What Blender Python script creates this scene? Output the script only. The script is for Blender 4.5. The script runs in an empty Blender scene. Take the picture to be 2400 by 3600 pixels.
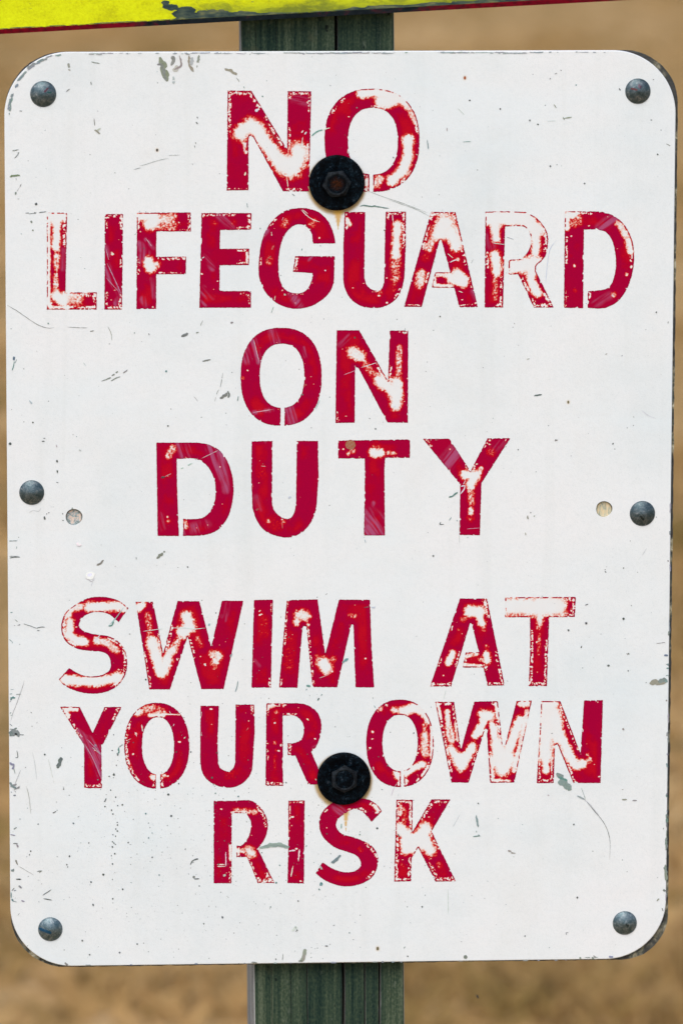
import bpy, math, random
import numpy as np
from mathutils import Matrix, Vector
from mathutils.geometry import tessellate_polygon

random.seed(7)
S = bpy.context.scene
COL = S.collection

# ------------------------------------------------------------------ camera
SIGN_Z = 1.30                      # height of the middle of the sign
DIST, FPX = 3.6, 20000.0           # metres to the sign, focal length in photo pixels (200 mm lens)
TH, PS, RO = math.radians(9.6157), math.radians(-3.5938), math.radians(0.1377)
AX = (Matrix.Rotation(PS, 3, 'Z') @ Matrix.Rotation(-TH, 3, 'X') @ Matrix.Rotation(-RO, 3, 'Y'))
RIGHT, FWD, UP = AX @ Vector((1, 0, 0)), AX @ Vector((0, 1, 0)), AX @ Vector((0, 0, 1))
CAM = -DIST * FWD + Vector((0, 0, SIGN_Z))
cd = bpy.data.cameras.new('camera')
cam = bpy.data.objects.new('camera', cd); COL.objects.link(cam)
m = Matrix((RIGHT, UP, -FWD)).transposed().to_4x4(); m.translation = CAM
cam.matrix_world = m
cd.sensor_fit = 'VERTICAL'; cd.sensor_height = 36; cd.sensor_width = 24; cd.lens = 200
cd.clip_start = 0.05; cd.clip_end = 3000
cd.dof.use_dof = True; cd.dof.focus_distance = DIST; cd.dof.aperture_fstop = 9
S.camera = cam

# ------------------------------------------------------------------ light
SUN_EL, SUN_AZ = math.radians(52), math.radians(200)      # azimuth clockwise from +Y: behind and left of the camera
w = bpy.data.worlds.new("World"); S.world = w; w.use_nodes = True
nt = w.node_tree; bg = nt.nodes['Background']
sky = nt.nodes.new('ShaderNodeTexSky'); sky.sky_type = 'NISHITA'; sky.sun_disc = False
sky.sun_elevation = SUN_EL; sky.sun_rotation = SUN_AZ
sky.air_density = 1.0; sky.dust_density = 1.2; sky.ozone_density = 1.0
nt.links.new(sky.outputs[0], bg.inputs[0]); bg.inputs[1].default_value = 0.125
sd = bpy.data.lights.new('sun', 'SUN'); sd.energy = 1.5; sd.angle = math.radians(35); sd.color = (1, .965, .92)
so = bpy.data.objects.new('sun', sd); COL.objects.link(so)
sv = Vector((math.sin(SUN_AZ) * math.cos(SUN_EL), math.cos(SUN_AZ) * math.cos(SUN_EL), math.sin(SUN_EL)))
so.rotation_euler = sv.to_track_quat('Z', 'Y').to_euler(); so.location = (-2, -4, 6)
S.view_settings.view_transform = 'Standard'; S.view_settings.look = 'None'
S.view_settings.gamma = 1; S.view_settings.exposure = 0.62
S.render.resolution_x, S.render.resolution_y = 682, 1024

# ------------------------------------------------------------------ helpers
def at(px, py, y=0.0):
    """photo pixel (2400 x 3600) -> point of the world plane Y = y"""
    d = AX @ Vector(((px - 1200) / FPX, 1, (1800 - py) / FPX))
    return CAM + d * ((y - CAM.y) / d.y)

RM = np.array([list(r) for r in AX]); CV = np.array(list(CAM))
def at_np(px, py, y=0.0):
    d = np.stack([(px - 1200) / FPX, np.ones_like(px), (1800 - py) / FPX], -1) @ RM.T
    t = (y - CV[1]) / d[..., 1]
    return CV[0] + d[..., 0] * t, CV[2] + d[..., 2] * t

def tag(o, label=None, cat=None, kind=None, group=None):
    if label: o['label'] = label
    if cat: o['category'] = cat
    if kind: o['kind'] = kind
    if group: o['group'] = group
    return o

def empty(name, loc, label, cat):
    o = bpy.data.objects.new(name, None); COL.objects.link(o); o.location = loc
    o.empty_display_size = .05
    return tag(o, label, cat)

def mesh_obj(name, verts, faces, mat, parent=None, loc=(0, 0, 0), smooth=False, attrs=None):
    """verts are in world coordinates relative to loc"""
    me = bpy.data.meshes.new(name)
    me.from_pydata([tuple(v) for v in verts], [], [tuple(f) for f in faces])
    me.update()
    if smooth:
        me.polygons.foreach_set('use_smooth', [True] * len(me.polygons))
    for k, v in (attrs or {}).items():
        v = np.asarray(v, dtype=np.float32)
        if v.ndim == 1:
            a = me.attributes.new(k, 'FLOAT', 'POINT'); a.data.foreach_set('value', v)
        else:
            a = me.attributes.new(k, 'FLOAT_COLOR', 'POINT')
            a.data.foreach_set('color', np.concatenate([v, np.ones((len(v), 1), np.float32)], 1).ravel())
    me.materials.append(mat)
    o = bpy.data.objects.new(name, me); COL.objects.link(o)
    if parent:
        o.parent = parent
        o.location = Vector(loc) - ROOT[parent.name]
        ROOT[o.name] = Vector(loc)
    else:
        o.location = loc; ROOT[o.name] = Vector(loc)
    return o
ROOT = {}

_lat = {}
def vn(x, y, scale, seed):
    """smooth value noise 0..1 in numpy"""
    if seed not in _lat:
        _lat[seed] = np.random.RandomState(seed).rand(256, 256)
    L = _lat[seed]
    u, v = np.asarray(x) / scale, np.asarray(y) / scale
    iu, iv = np.floor(u).astype(int), np.floor(v).astype(int)
    fu, fv = u - iu, v - iv
    fu, fv = fu * fu * (3 - 2 * fu), fv * fv * (3 - 2 * fv)
    a, b = iu & 255, iv & 255; a1, b1 = (a + 1) & 255, (b + 1) & 255
    return (L[a, b] * (1 - fu) + L[a1, b] * fu) * (1 - fv) + (L[a, b1] * (1 - fu) + L[a1, b1] * fu) * fv
def fb(x, y, scale, seed, n=3):
    t, s, a = 0, 0, 1
    for i in range(n):
        t = t + a * vn(x, y, scale / 2 ** i, seed + i); s += a; a *= .55
    return t / s
def sst(a, b, x):
    t = np.clip((x - a) / (b - a), 0, 1); return t * t * (3 - 2 * t)

def marched(X, Y, f, attrs):
    """all of the grid where f > 0, as quads inside and clipped triangles along the border"""
    ny, nx = f.shape
    idx = np.arange(ny * nx).reshape(ny, nx)
    ins = f > 0
    full = ins[:-1, :-1] & ins[1:, :-1] & ins[:-1, 1:] & ins[1:, 1:]
    some = (ins[:-1, :-1] | ins[1:, :-1] | ins[:-1, 1:] | ins[1:, 1:]) & ~full
    a, b, c, d = idx[:-1, :-1], idx[:-1, 1:], idx[1:, 1:], idx[1:, :-1]
    quads = np.stack([a[full], b[full], c[full], d[full]], 1)
    used, inv = np.unique(quads, return_inverse=True)
    inv = inv.reshape(quads.shape)
    P = np.stack([X.ravel(), Y.ravel()] + [v.ravel() for v in attrs.values()], 1)
    pts = [P[used]]; faces = [tuple(q) for q in inv]
    ff = f.ravel(); n = len(used); extra = []
    cells = np.concatenate([np.stack([a[some], b[some], c[some]], 1), np.stack([a[some], c[some], d[some]], 1)])
    for tri in cells:
        out = []
        for k in range(3):
            i, j = tri[k], tri[(k + 1) % 3]
            if ff[i] > 0: out.append(P[i])
            if (ff[i] > 0) != (ff[j] > 0):
                t = ff[i] / (ff[i] - ff[j]); out.append(P[i] + t * (P[j] - P[i]))
        if len(out) >= 3:
            faces.append(tuple(range(n, n + len(out)))); n += len(out); extra += out
    if extra: pts.append(np.array(extra))
    P = np.concatenate(pts)
    return P[:, 0], P[:, 1], faces, {k: P[:, 2 + i] for i, k in enumerate(attrs)}

# ------------------------------------------------------------------ node helpers
class NT:
    def __init__(s, name):
        s.mat = bpy.data.materials.new(name); s.mat.use_nodes = True
        s.t = s.mat.node_tree; s.b = s.t.nodes['Principled BSDF']
    def n(s, kind, **kw):
        o = s.t.nodes.new('ShaderNode' + kind)
        for k, v in kw.items():
            if k.startswith('i_'): o.inputs[k[2:].replace('_', ' ')].default_value = v
            else: setattr(o, k, v)
        return o
    def l(s, a, b): s.t.links.new(a, b)
    def val(s, v, sock):
        if isinstance(v, (int, float)): sock.default_value = v
        else: s.l(v, sock)
    def math(s, op, a, b=0.0, c=None, clamp=False):
        o = s.n('Math', operation=op, use_clamp=clamp); s.val(a, o.inputs[0]); s.val(b, o.inputs[1])
        if c is not None: s.val(c, o.inputs[2])
        return o.outputs[0]
    def ramp(s, fac, stops, interp='LINEAR'):
        o = s.n('ValToRGB'); e = o.color_ramp.elements; o.color_ramp.interpolation = interp
        while len(e) < len(stops): e.new(.5)
        for i, (p, c) in enumerate(stops):
            e[i].position = p; e[i].color = (*c, 1) if len(c) == 3 else c
        s.l(fac, o.inputs[0]); return o.outputs[0]
    def noise(s, vec, scale, detail=3, rough=.55, dist=0.0):
        o = s.n('TexNoise'); o.inputs['Scale'].default_value = scale; o.inputs['Detail'].default_value = detail
        o.inputs['Roughness'].default_value = rough; o.inputs['Distortion'].default_value = dist
        if vec is not None: s.l(vec, o.inputs['Vector'])
        return o.outputs['Fac']
    def mix(s, fac, a, b, mode='MIX'):
        o = s.n('Mix', data_type='RGBA', blend_type=mode)
        s.val(fac, o.inputs[0])
        for v, k in ((a, 6), (b, 7)):
            if isinstance(v, tuple): o.inputs[k].default_value = (*v, 1)
            else: s.l(v, o.inputs[k])
        return o.outputs[2]
    def objc(s, scale=(1, 1, 1)):
        tc = s.n('TexCoord'); mp = s.n('Mapping'); mp.inputs['Scale'].default_value = scale
        s.l(tc.outputs['Object'], mp.inputs[0]); return mp.outputs[0]
    def bump(s, h, strength, dist):
        o = s.n('Bump'); o.inputs['Strength'].default_value = strength; o.inputs['Distance'].default_value = dist
        s.l(h, o.inputs['Height']); s.l(o.outputs[0], s.b.inputs['Normal'])
    def segdist(s, vec, p, q):
        """distance in the XZ plane from vec to the segment p-q"""
        px, pz = p; dx, dz = q[0] - px, q[1] - pz; L = max(dx * dx + dz * dz, 1e-12)
        sp = s.n('SeparateXYZ'); s.l(vec, sp.inputs[0]); x, z = sp.outputs[0], sp.outputs[2]
        rx, rz = s.math('SUBTRACT', x, px), s.math('SUBTRACT', z, pz)
        t = s.math('ADD', s.math('MULTIPLY', rx, dx / L), s.math('MULTIPLY', rz, dz / L), clamp=True)
        ex, ez = s.math('SUBTRACT', rx, s.math('MULTIPLY', t, dx)), s.math('SUBTRACT', rz, s.math('MULTIPLY', t, dz))
        return s.math('SQRT', s.math('ADD', s.math('MULTIPLY', ex, ex), s.math('MULTIPLY', ez, ez)))
    def fall(s, x, a, b):
        o = s.n('MapRange', interpolation_type='SMOOTHSTEP'); s.val(x, o.inputs[0])
        for i, v in ((1, a), (2, b), (3, 1.0), (4, 0.0)): o.inputs[i].default_value = v
        return o.outputs[0]

# ------------------------------------------------------------------ the ground
def ground_mat():
    n = NT('dry_ground'); v = n.objc()
    big = n.noise(v, .45, 4, .6); mid = n.noise(v, 9.5, 5, .66, .4); fine = n.noise(v, 60, 4, .7)
    f = n.math('ADD', n.math('MULTIPLY', big, .18), n.math('ADD', n.math('MULTIPLY', mid, .67), n.math('MULTIPLY', fine, .15)))
    c = n.ramp(f, [(.40, (.21, .128, .036)), (.47, (.38, .228, .082)), (.53, (.50, .300, .122)), (.62, (.66, .43, .21))])
    c2 = n.ramp(n.noise(v, 6.5, 3, .6), [(.54, (0, 0, 0)), (.72, (1, 1, 1))])
    n.l(n.mix(n.math('MULTIPLY', c2, .35), c, (.17, .145, .075)), n.b.inputs['Base Color'])
    n.b.inputs['Roughness'].default_value = 1; n.b.inputs['Specular IOR Level'].default_value = .05
    n.bump(n.math('ADD', mid, fine), .6, .03)
    return n.mat
gm = ground_mat()
R = 1500
ys = [-R, -200, -40, -10, -2] + [i * .5 for i in range(0, 61)] + [45, 80, 160, 400, R]
xs = [-R, -200, -40, -12] + [i * .5 for i in range(-12, 13)] + [12, 40, 200, R]
gv, gf = [], []
for y in ys:
    for x in xs:
        h = .05 * (float(vn(x + 900, y + 900, 1.7, 90)) - .5) if abs(x) < 7 and 1 < y < 30 else 0
        gv.append((x, y, h))
for j in range(len(ys) - 1):
    for i in range(len(xs) - 1):
        k = j * len(xs) + i; gf.append((k, k + 1, k + 1 + len(xs), k + len(xs)))
ground = tag(mesh_obj('ground', gv, gf, gm, smooth=True), 'dry sandy brown ground behind the sign, out of focus', kind='structure')

def grass_mat():
    n = NT('dry_grass'); a = n.n('Attribute', attribute_name='tint')
    n.l(n.ramp(a.outputs['Fac'], [(0, (.22, .155, .05)), (.35, (.38, .235, .09)), (.75, (.52, .33, .14)), (1, (.62, .44, .23))]), n.b.inputs['Base Color'])
    n.b.inputs['Roughness'].default_value = .9; n.b.inputs['Specular IOR Level'].default_value = .1
    return n.mat
rs = np.random.RandomState(3)
gv, gf, tint = [], [], []
for k in range(5200):
    y = 2.5 + 24 * rs.rand() ** 1.3; x = (rs.rand() - .42) * (1.6 + .22 * y); 
    if vn(x + 50, y + 50, .55, 33) < .42: continue
    nb = 9; t0 = np.clip(float(vn(x + 50, y + 50, .35, 34)) + rs.randn() * .12, 0, 1)
    for b in range(nb):
        bx, by = x + rs.randn() * .03, y + rs.randn() * .03
        h = .012 + .035 * rs.rand(); a = rs.rand() * 6.28; wd = .0022; lx, ly = math.cos(a) * h * 1.4, math.sin(a) * h * 1.4
        i = len(gv)
        gv += [(bx - wd * math.sin(a), by + wd * math.cos(a), -.02), (bx + wd * math.sin(a), by - wd * math.cos(a), -.02),
               (bx + lx * .5, by + ly * .5, h * .8), (bx + lx, by + ly, h)]
        gf += [(i, i + 1, i + 2), (i + 1, i + 3, i + 2)]
        tint += [t0] * 4
tag(mesh_obj('dry_grass', gv, gf, grass_mat(), attrs={'tint': np.array(tint)}), 'short dry grass scattered over the brown ground', 'grass', kind='stuff')

# ------------------------------------------------------------------ the wooden post
POST_Y = .0088
def post_mat():
    n = NT('green_stained_wood')
    v = n.objc((1, 1, 1)); s = n.objc((210, 210, 5.0)); s2 = n.objc((620, 620, 14.0)); s3 = n.objc((60, 60, 1.3))
    g = n.noise(s, 1, 4, .6, .3); g2 = n.noise(s2, 1, 3, .6); g3 = n.noise(s3, 1, 3, .5)
    fz = n.noise(n.objc((900, 900, 500)), 1, 2, .6)
    f = n.math('ADD', n.math('MULTIPLY', g, .30), n.math('ADD', n.math('MULTIPLY', g2, .20), n.math('ADD', n.math('MULTIPLY', g3, .30), n.math('MULTIPLY', fz, .20))))
    c = n.ramp(f, [(.39, (.003, .015, .013)), (.45, (.018, .036, .024)), (.51, (.042, .064, .037)), (.59, (.112, .135, .084))])
    # weathered grey on the flanks
    ge = n.n('NewGeometry'); sp = n.n('SeparateXYZ'); n.l(ge.outputs['Normal'], sp.inputs[0])
    side = n.math('GREATER_THAN', n.math('ABSOLUTE', sp.outputs[0]), .8)
    gc = n.ramp(n.noise(n.objc((40, 260, 3)), 1, 3, .6), [(.40, (.17, .17, .165)), (.56, (.50, .49, .46))])
    c = n.mix(side, c, gc)
    # dark resin spots and pale dry patches
    sp1 = n.noise(n.objc((260, 260, 170)), 1, 2, .5); c = n.mix(n.ramp(sp1, [(.69, (0, 0, 0)), (.76, (1, 1, 1))]), c, (.006, .012, .01))
    sp2 = n.noise(n.objc((110, 110, 40)), 1, 5, .75); c = n.mix(n.math('MULTIPLY', n.ramp(sp2, [(.60, (0, 0, 0)), (.74, (1, 1, 1))]), .45), c, (.22, .24, .19))
    sp3 = n.noise(n.objc((34, 34, 30)), 1, 3, .6); c = n.mix(n.math('MULTIPLY', n.ramp(sp3, [(.60, (0, 0, 0)), (.72, (1, 1, 1))]), .35), c, (.10, .085, .045))
    n.l(c, n.b.inputs['Base Color']); n.b.inputs['Roughness'].default_value = .85; n.b.inputs['Specular IOR Level'].default_value = .15
    n.bump(f, .8, .0012)
    return n.mat
def build_post():
    pT, pTr = at(845, 120, POST_Y), at(1385, 120, POST_Y)
    pB, pBr = at(893, 3500, POST_Y), at(1420, 3500, POST_Y)
    zt, zb = pT.z, pB.z
    def lr(z):
        t = (z - zb) / (zt - zb)
        return pB.x + t * (pT.x - pB.x), pBr.x + t * (pTr.x - pBr.x), t
    zs = [-.3, .2, .6] + list(np.linspace(.93, 1.03, 44)) + list(np.linspace(1.05, 1.56, 20)) + list(np.linspace(1.575, 1.63, 30)) + [1.7, 1.85, 2.0]
    # cracks: (x fraction at bottom, at top, width in metres, depth, z range)
    CR = [(.595, .622, .0021, .020, 0, 9, 1.0), (.738, .79, .0010, .012, 0, 1.3, .7), (.836, .90, .0014, .014, 0, 1.3, .8),
          (.355, .33, .0006, .006, 0, 1.05, .6), (.245, .235, .0003, .002, 0, 9, .5), (.12, .10, .0003, .002, 0, 9, .5)]
    def prof(z):
        l, r, t = lr(z); W = r - l
        pts = [(0, .0012), (.006, .0003), (.014, 0)]
        base = list(np.linspace(.02, .985, 110))
        cr = []
        for (fb_, ft, wd, dp, z0, z1, wob) in CR:
            u = fb_ + (ft - fb_) * t + wob * .006 * (float(vn(z * 100 + 7, fb_ * 50, 3.1, 41)) - .5)
            on = 1.0 if z0 <= z < z1 else .02
            h = wd / W / 2
            cr.append((u, h, dp * on))
        out = list(pts)
        for u in base:                       # keep a fixed number of columns in every row
            d = .00022 * (float(vn(u * 300, z * 9, 11, 42)) - .5)
            out.append((u, d))
        res = []
        for u, d in out:
            for cu, h, dp in cr:
                k = abs(u - cu)
                if k < h * 1.05: u = cu + math.copysign(h * 1.05, u - cu)
            res.append((u, d))
        for cu, h, dp in cr:
            res += [(cu - h, .0002), (cu - h * .55, dp), (cu + h * .55, dp), (cu + h, .0002)]
        res.sort(key=lambda q: q[0])
        res += [(.991, 0), (.997, .0004), (1.0, .0013)]
        return l, W, t, res
    V, F = [], []
    D = .089
    rows = []
    for z in zs:
        l, W, t, res = prof(z)
        ang = math.radians(.3 - 2.3 * min(max(t, -.3), 1.3))      # the post is slightly twisted
        cx = l + W / 2; ca, sa = math.cos(ang), math.sin(ang)
        loop = [((u - .5) * W, d) for u, d in res] + [(W / 2, D), (-W / 2, D)]
        row = []
        for x, y in loop:
            row.append(len(V)); V.append((cx + x * ca - y * sa, POST_Y + y * ca, z))
        rows.append(row)
    n = len(rows[0])
    for a, b in zip(rows[:-1], rows[1:]):
        for i in range(n):
            j = (i + 1) % n; F.append((a[i], a[j], b[j], b[i]))
    F.append(tuple(rows[-1])); F.append(tuple(reversed(rows[0])))
    return V, F
pv, pf = build_post()
post = tag(mesh_obj('wooden_post', pv, pf, post_mat()), 'square green stained timber post with long cracks, carrying both signs', 'post')

# ------------------------------------------------------------------ sign panel shapes
ZB = SIGN_Z
SX0, SX1, SZ0, SZ1 = -.2108, .2093, ZB - .2932, ZB + .29175
sign = empty('swimming_warning_sign', (0, .004, SZ0), 'white metal sign with worn red stencil lettering NO LIFEGUARD ON DUTY, riveted to a thin board and bolted to the green post', 'sign')
sign['label'] = 'white sign with worn red stencilled swimming warning, bolted to the green post'
ROOT[sign.name] = Vector(sign.location)

def rrect(x0, x1, z0, z1, rads, inset=0.0, seg=28):
    """rads: bottom-left, bottom-right, top-right, top-left"""
    x0, x1, z0, z1 = x0 + inset, x1 - inset, z0 + inset, z1 - inset
    out = []
    for (cx, cz, sx, sz, a0), r in zip(((x0, z0, 1, 1, 180), (x1, z0, -1, 1, 270), (x1, z1, -1, -1, 0), (x0, z1, 1, -1, 90)), rads):
        r = max(r - inset, .001)
        for k in range(seg + 1):
            a = math.radians(a0 + 90 * k / seg)
            out.append((cx + sx * r + r * math.cos(a), cz + sz * r + r * math.sin(a)))
    return out
PX = DIST / FPX

def plate(name, loops, holes, mat, parent, edge_noise=0, seed=0):
    """loops: [(outline, y)] front to back, all with the same point count; holes: [(x, z, r)] right through"""
    V, F = [], []
    rings = []
    for out, y in loops:
        ring = []
        for i, (x, z) in enumerate(out):
            ring.append(len(V)); V.append((x, y, z))
        rings.append(ring)
    n = len(rings[0])
    for a, b in zip(rings[:-1], rings[1:]):
        for i in range(n):
            j = (i + 1) % n; F.append((a[i], a[j], b[j], b[i]))
    yf, yb = loops[0][1], loops[-1][1]
    hr = []
    for hx, hz, r in holes:
        ang = [2 * math.pi * k / 40 for k in range(40)]
        wob = [1 + .02 * math.sin(3 * a + 1) for a in ang]
        fr = [len(V) + k for k in range(40)]; V += [(hx + r * wb * math.cos(a), yf, hz + r * wb * math.sin(a)) for a, wb in zip(ang, wob)]
        bk = [len(V) + k for k in range(40)]; V += [(hx + r * wb * math.cos(a), yb, hz + r * wb * math.sin(a)) for a, wb in zip(ang, wob)]
        for k in range(40): F.append((fr[(k + 1) % 40], fr[k], bk[k], bk[(k + 1) % 40]))
        hr.append((fr, bk))
    for ring, side in ((rings[0], 0), (rings[-1], 1)):
        idx = list(ring); polys = [[Vector((V[i][0], V[i][2], 0)) for i in ring]]
        for h in hr:
            idx += h[side]; polys.append([Vector((V[i][0], V[i][2], 0)) for i in reversed(h[side])]); idx[-40:] = list(reversed(h[side]))
        for t in tessellate_polygon(polys):
            a, b, c = (idx[q] for q in t)
            pa, pb, pc = V[a], V[b], V[c]
            cr = (pb[0] - pa[0]) * (pc[2] - pa[2]) - (pb[2] - pa[2]) * (pc[0] - pa[0])
            if abs(cr) < 1e-14: continue
            if (cr > 0) != (side == 0): b, c = c, b
            F.append((a, b, c))
    loc = Vector(ROOT[parent.name]) if parent else Vector((0, 0, 0))
    V = [(x - loc.x, y - loc.y, z - loc.z) for x, y, z in V]
    return mesh_obj(name, V, F, mat, parent, loc)

B1, B2 = at(1184, 643), at(1208, 2739)
def lv(p): return (p.x - sign.location.x, p.z - sign.location.z)

def face_mat():
    n = NT('white_sign_paint'); v = n.objc()
    m1 = n.noise(v, 9, 4, .6); m2 = n.noise(v, 420, 3, .6); m3 = n.noise(v, 2400, 2, .7)
    c = n.ramp(m1, [(.3, (.715, .755, .745)), (.5, (.780, .795, .775)), (.7, (.810, .803, .780))])
    c = n.mix(n.math('MULTIPLY', n.ramp(m2, [(.35, (1, 1, 1)), (.5, (0, 0, 0))]), .10), c, (.58, .62, .61))
    c = n.mix(n.math('MULTIPLY', n.ramp(m3, [(.30, (1, 1, 1)), (.47, (0, 0, 0))]), .28), c, (.45, .50, .50))
    # faint washed-out dirt
    d1 = n.noise(n.objc((14, 14, 7)), 1, 5, .7); c = n.mix(n.math('MULTIPLY', n.ramp(d1, [(.54, (0, 0, 0)), (.75, (1, 1, 1))]), .10), c, (.60, .56, .46))
    st = n.noise(n.objc((5, 5, 16)), 1, 4, .6, .6); c = n.mix(n.math('MULTIPLY', n.ramp(st, [(.50, (0, 0, 0)), (.66, (1, 1, 1))]), .35), c, (.74, .80, .80))
    ru = n.noise(n.objc((90, 90, 4)), 1, 3, .6); c = n.mix(n.math('MULTIPLY', n.ramp(ru, [(.56, (0, 0, 0)), (.74, (1, 1, 1))]), .10), c, (.50, .52, .47))
    # small specks, denser low on the left
    sp = n.n('SeparateXYZ'); n.l(v, sp.inputs[0])
    vo = n.n('TexVoronoi'); vo.inputs['Scale'].default_value = 260; n.l(n.objc((1, .05, 1)), vo.inputs['Vector'])
    rnd = n.n('SeparateColor'); n.l(vo.outputs['Color'], rnd.inputs[0])
    dx = n.math('SUBTRACT', sp.outputs[0], -.06); dz = n.math('SUBTRACT', sp.outputs[2], .08)
    dd = n.math('SQRT', n.math('ADD', n.math('MULTIPLY', dx, dx), n.math('MULTIPLY', dz, dz)))
    dens = n.math('ADD', n.math('MULTIPLY', n.fall(dd, .03, .17), .42), .05)
    dot = n.math('MULTIPLY', n.math('LESS_THAN', rnd.outputs[0], dens), n.fall(vo.outputs['Distance'], .05, .14))
    c = n.mix(n.math('MULTIPLY', dot, n.math('MULTIPLY', rnd.outputs[1], .85)), c, (.13, .16, .14))
    # rust that has bled from behind the two washers
    for (bx, bz), L, off in ((lv(B1), .0275, 0.0), (lv(B2), .032, .0006)):
        wob = n.noise(v, 240, 3, .6)
        d = n.segdist(v, (bx - .0006, bz - .0012), (bx, bz - .0018))
        halo = n.fall(n.math('ADD', d, n.math('MULTIPLY', wob, .0012)), .0176, .0200)
        drip = 0.0
        for t_ in range(5):
            zz = bz - .0165 - (L - .0165) * t_ / 4; rr_ = .0038 * (1 - t_ / 5.2) ** 1.6
            dr = n.segdist(v, (bx + .0008 + off, zz), (bx + .0008 + off, zz - .002))
            drip = n.math('MAXIMUM', drip, n.fall(n.math('ADD', dr, n.math('MULTIPLY', n.math('SUBTRACT', wob, .5), .0015)), rr_ * .25, rr_ * 1.15))
        c = n.mix(n.math('MULTIPLY', halo, .85), c, (.40, .23, .035)); c = n.mix(n.math('MULTIPLY', drip, .85), c, (.62, .34, .04))
    # little rust pimples
    for (px, py, r, col) in ((1633, 274, .0009, (.32, .07, .01)), (553, 528, .0008, (.02, .015, .01)), (1327, 3335, .0010, (.12, .10, .04)), (1996, 1414, .0008, (.14, .12, .05))):
        q = lv(at(px, py)); d = n.segdist(v, (q[0], q[1] - r * .4), (q[0], q[1] + r * .4))
        c = n.mix(n.math('MULTIPLY', n.fall(d, r * .7, r * 2.2), .35), c, (.62, .42, .2)); c = n.mix(n.fall(d, r * .6, r * .95), c, col)
    n.l(c, n.b.inputs['Base Color'])
    n.b.inputs['Roughness'].default_value = .42; n.b.inputs['Specular IOR Level'].default_value = .35
    h = n.math('ADD', n.math('MULTIPLY', m2, .5), n.math('MULTIPLY', n.noise(v, 30, 3, .5), 3.0))
    n.bump(h, .28, .0006)
    return n.mat
FM = face_mat()
HL, HR = at(261, 1818), at(2122, 1790)
rad = [.0395, .0385, .0400, .0400]
face = plate('metal_panel', [(rrect(SX0, SX1, SZ0, SZ1, rad, .0005), 0.0), (rrect(SX0, SX1, SZ0, SZ1, rad, .00012), .00025),
             (rrect(SX0, SX1, SZ0, SZ1, rad), .0007), (rrect(SX0, SX1, SZ0, SZ1, rad), .0020)],
             [(HL.x, HL.z, .0053), (HR.x, HR.z, .0052)], FM, sign)

def board_mat():
    n = NT('weathered_board'); v = n.objc(); a = n.noise(v, 160, 5, .7, .5); b = n.noise(v, 28, 3, .6)
    lay = n.noise(n.objc((60, 60, 420)), 1, 4, .7)
    c = n.ramp(a, [(.40, (.004, .009, .011)), (.49, (.05, .065, .05)), (.56, (.22, .20, .12)), (.64, (.50, .46, .33))])
    c = n.mix(n.ramp(b, [(.44, (0, 0, 0)), (.54, (1, 1, 1))]), c, (.006, .014, .018))
    c = n.mix(n.math('MULTIPLY', lay, .25), c, (.42, .36, .30))
    n.l(c, n.b.inputs['Base Color']); n.b.inputs['Roughness'].default_value = .9; n.b.inputs['Specular IOR Level'].default_value = .1
    n.bump(a, .8, .001); return n.mat
def rough(out, amp, seed):
    res = []
    for i, (x, z) in enumerate(out):
        cx, cz = x - 0, z - ZB; L = math.hypot(cx, cz)
        k = amp * (float(vn(x * 1000 + 900, z * 1000 + 900, 5, seed)) - .5) + amp * .5 * (float(vn(x * 1000 + 900, z * 1000 + 900, 1.7, seed + 1)) - .5)
        res.append((x + cx / L * k, z + cz / L * k))
    return res
def dense(out, step=.002):
    res = []
    for (a, b) in zip(out, out[1:] + out[:1]):
        n = max(1, int(math.hypot(b[0] - a[0], b[1] - a[1]) / step))
        for k in range(n): res.append((a[0] + (b[0] - a[0]) * k / n, a[1] + (b[1] - a[1]) * k / n))
    return res
brd = dense(rrect(SX0 + .0004, SX1 + .0016, SZ0 - .0009, SZ1 - .0006, [.0345, .0300, .0335, .0375]))
board = plate('backing_board', [(rough(brd, .0005, 60), .0022), (rough(brd, .0009, 62), .0045), (rough(brd, .0005, 64), .0084)], [], board_mat(), sign)

# light worn plywood seen through the two empty screw holes
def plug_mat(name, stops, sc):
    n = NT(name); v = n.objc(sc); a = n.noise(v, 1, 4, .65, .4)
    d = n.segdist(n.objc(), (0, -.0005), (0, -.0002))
    n.l(n.mix(n.math('SUBTRACT', 1.0, n.fall(n.math('ADD', d, n.math('MULTIPLY', n.math('SUBTRACT', a, .5), .0014)), .0042, .0054)), n.ramp(a, stops), (.020, .032, .028)), n.b.inputs['Base Color']); n.b.inputs['Roughness'].default_value = .85  # dark ring: shadow of the hole's rim painted into the wood colour
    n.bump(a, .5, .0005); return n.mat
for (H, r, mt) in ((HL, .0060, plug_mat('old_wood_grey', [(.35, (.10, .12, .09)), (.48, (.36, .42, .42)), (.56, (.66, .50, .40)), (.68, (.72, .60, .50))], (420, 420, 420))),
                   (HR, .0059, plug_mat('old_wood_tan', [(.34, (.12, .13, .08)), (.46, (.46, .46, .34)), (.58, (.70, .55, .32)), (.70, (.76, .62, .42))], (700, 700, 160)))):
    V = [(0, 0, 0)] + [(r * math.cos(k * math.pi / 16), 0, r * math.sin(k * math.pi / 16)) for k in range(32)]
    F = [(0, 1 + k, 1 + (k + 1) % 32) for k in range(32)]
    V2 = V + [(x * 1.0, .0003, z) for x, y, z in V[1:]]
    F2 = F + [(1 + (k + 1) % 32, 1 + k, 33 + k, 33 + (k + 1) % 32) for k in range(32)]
    mesh_obj('screw_hole', V2, F2, mt, sign, (H.x, .00175, H.z))

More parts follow.
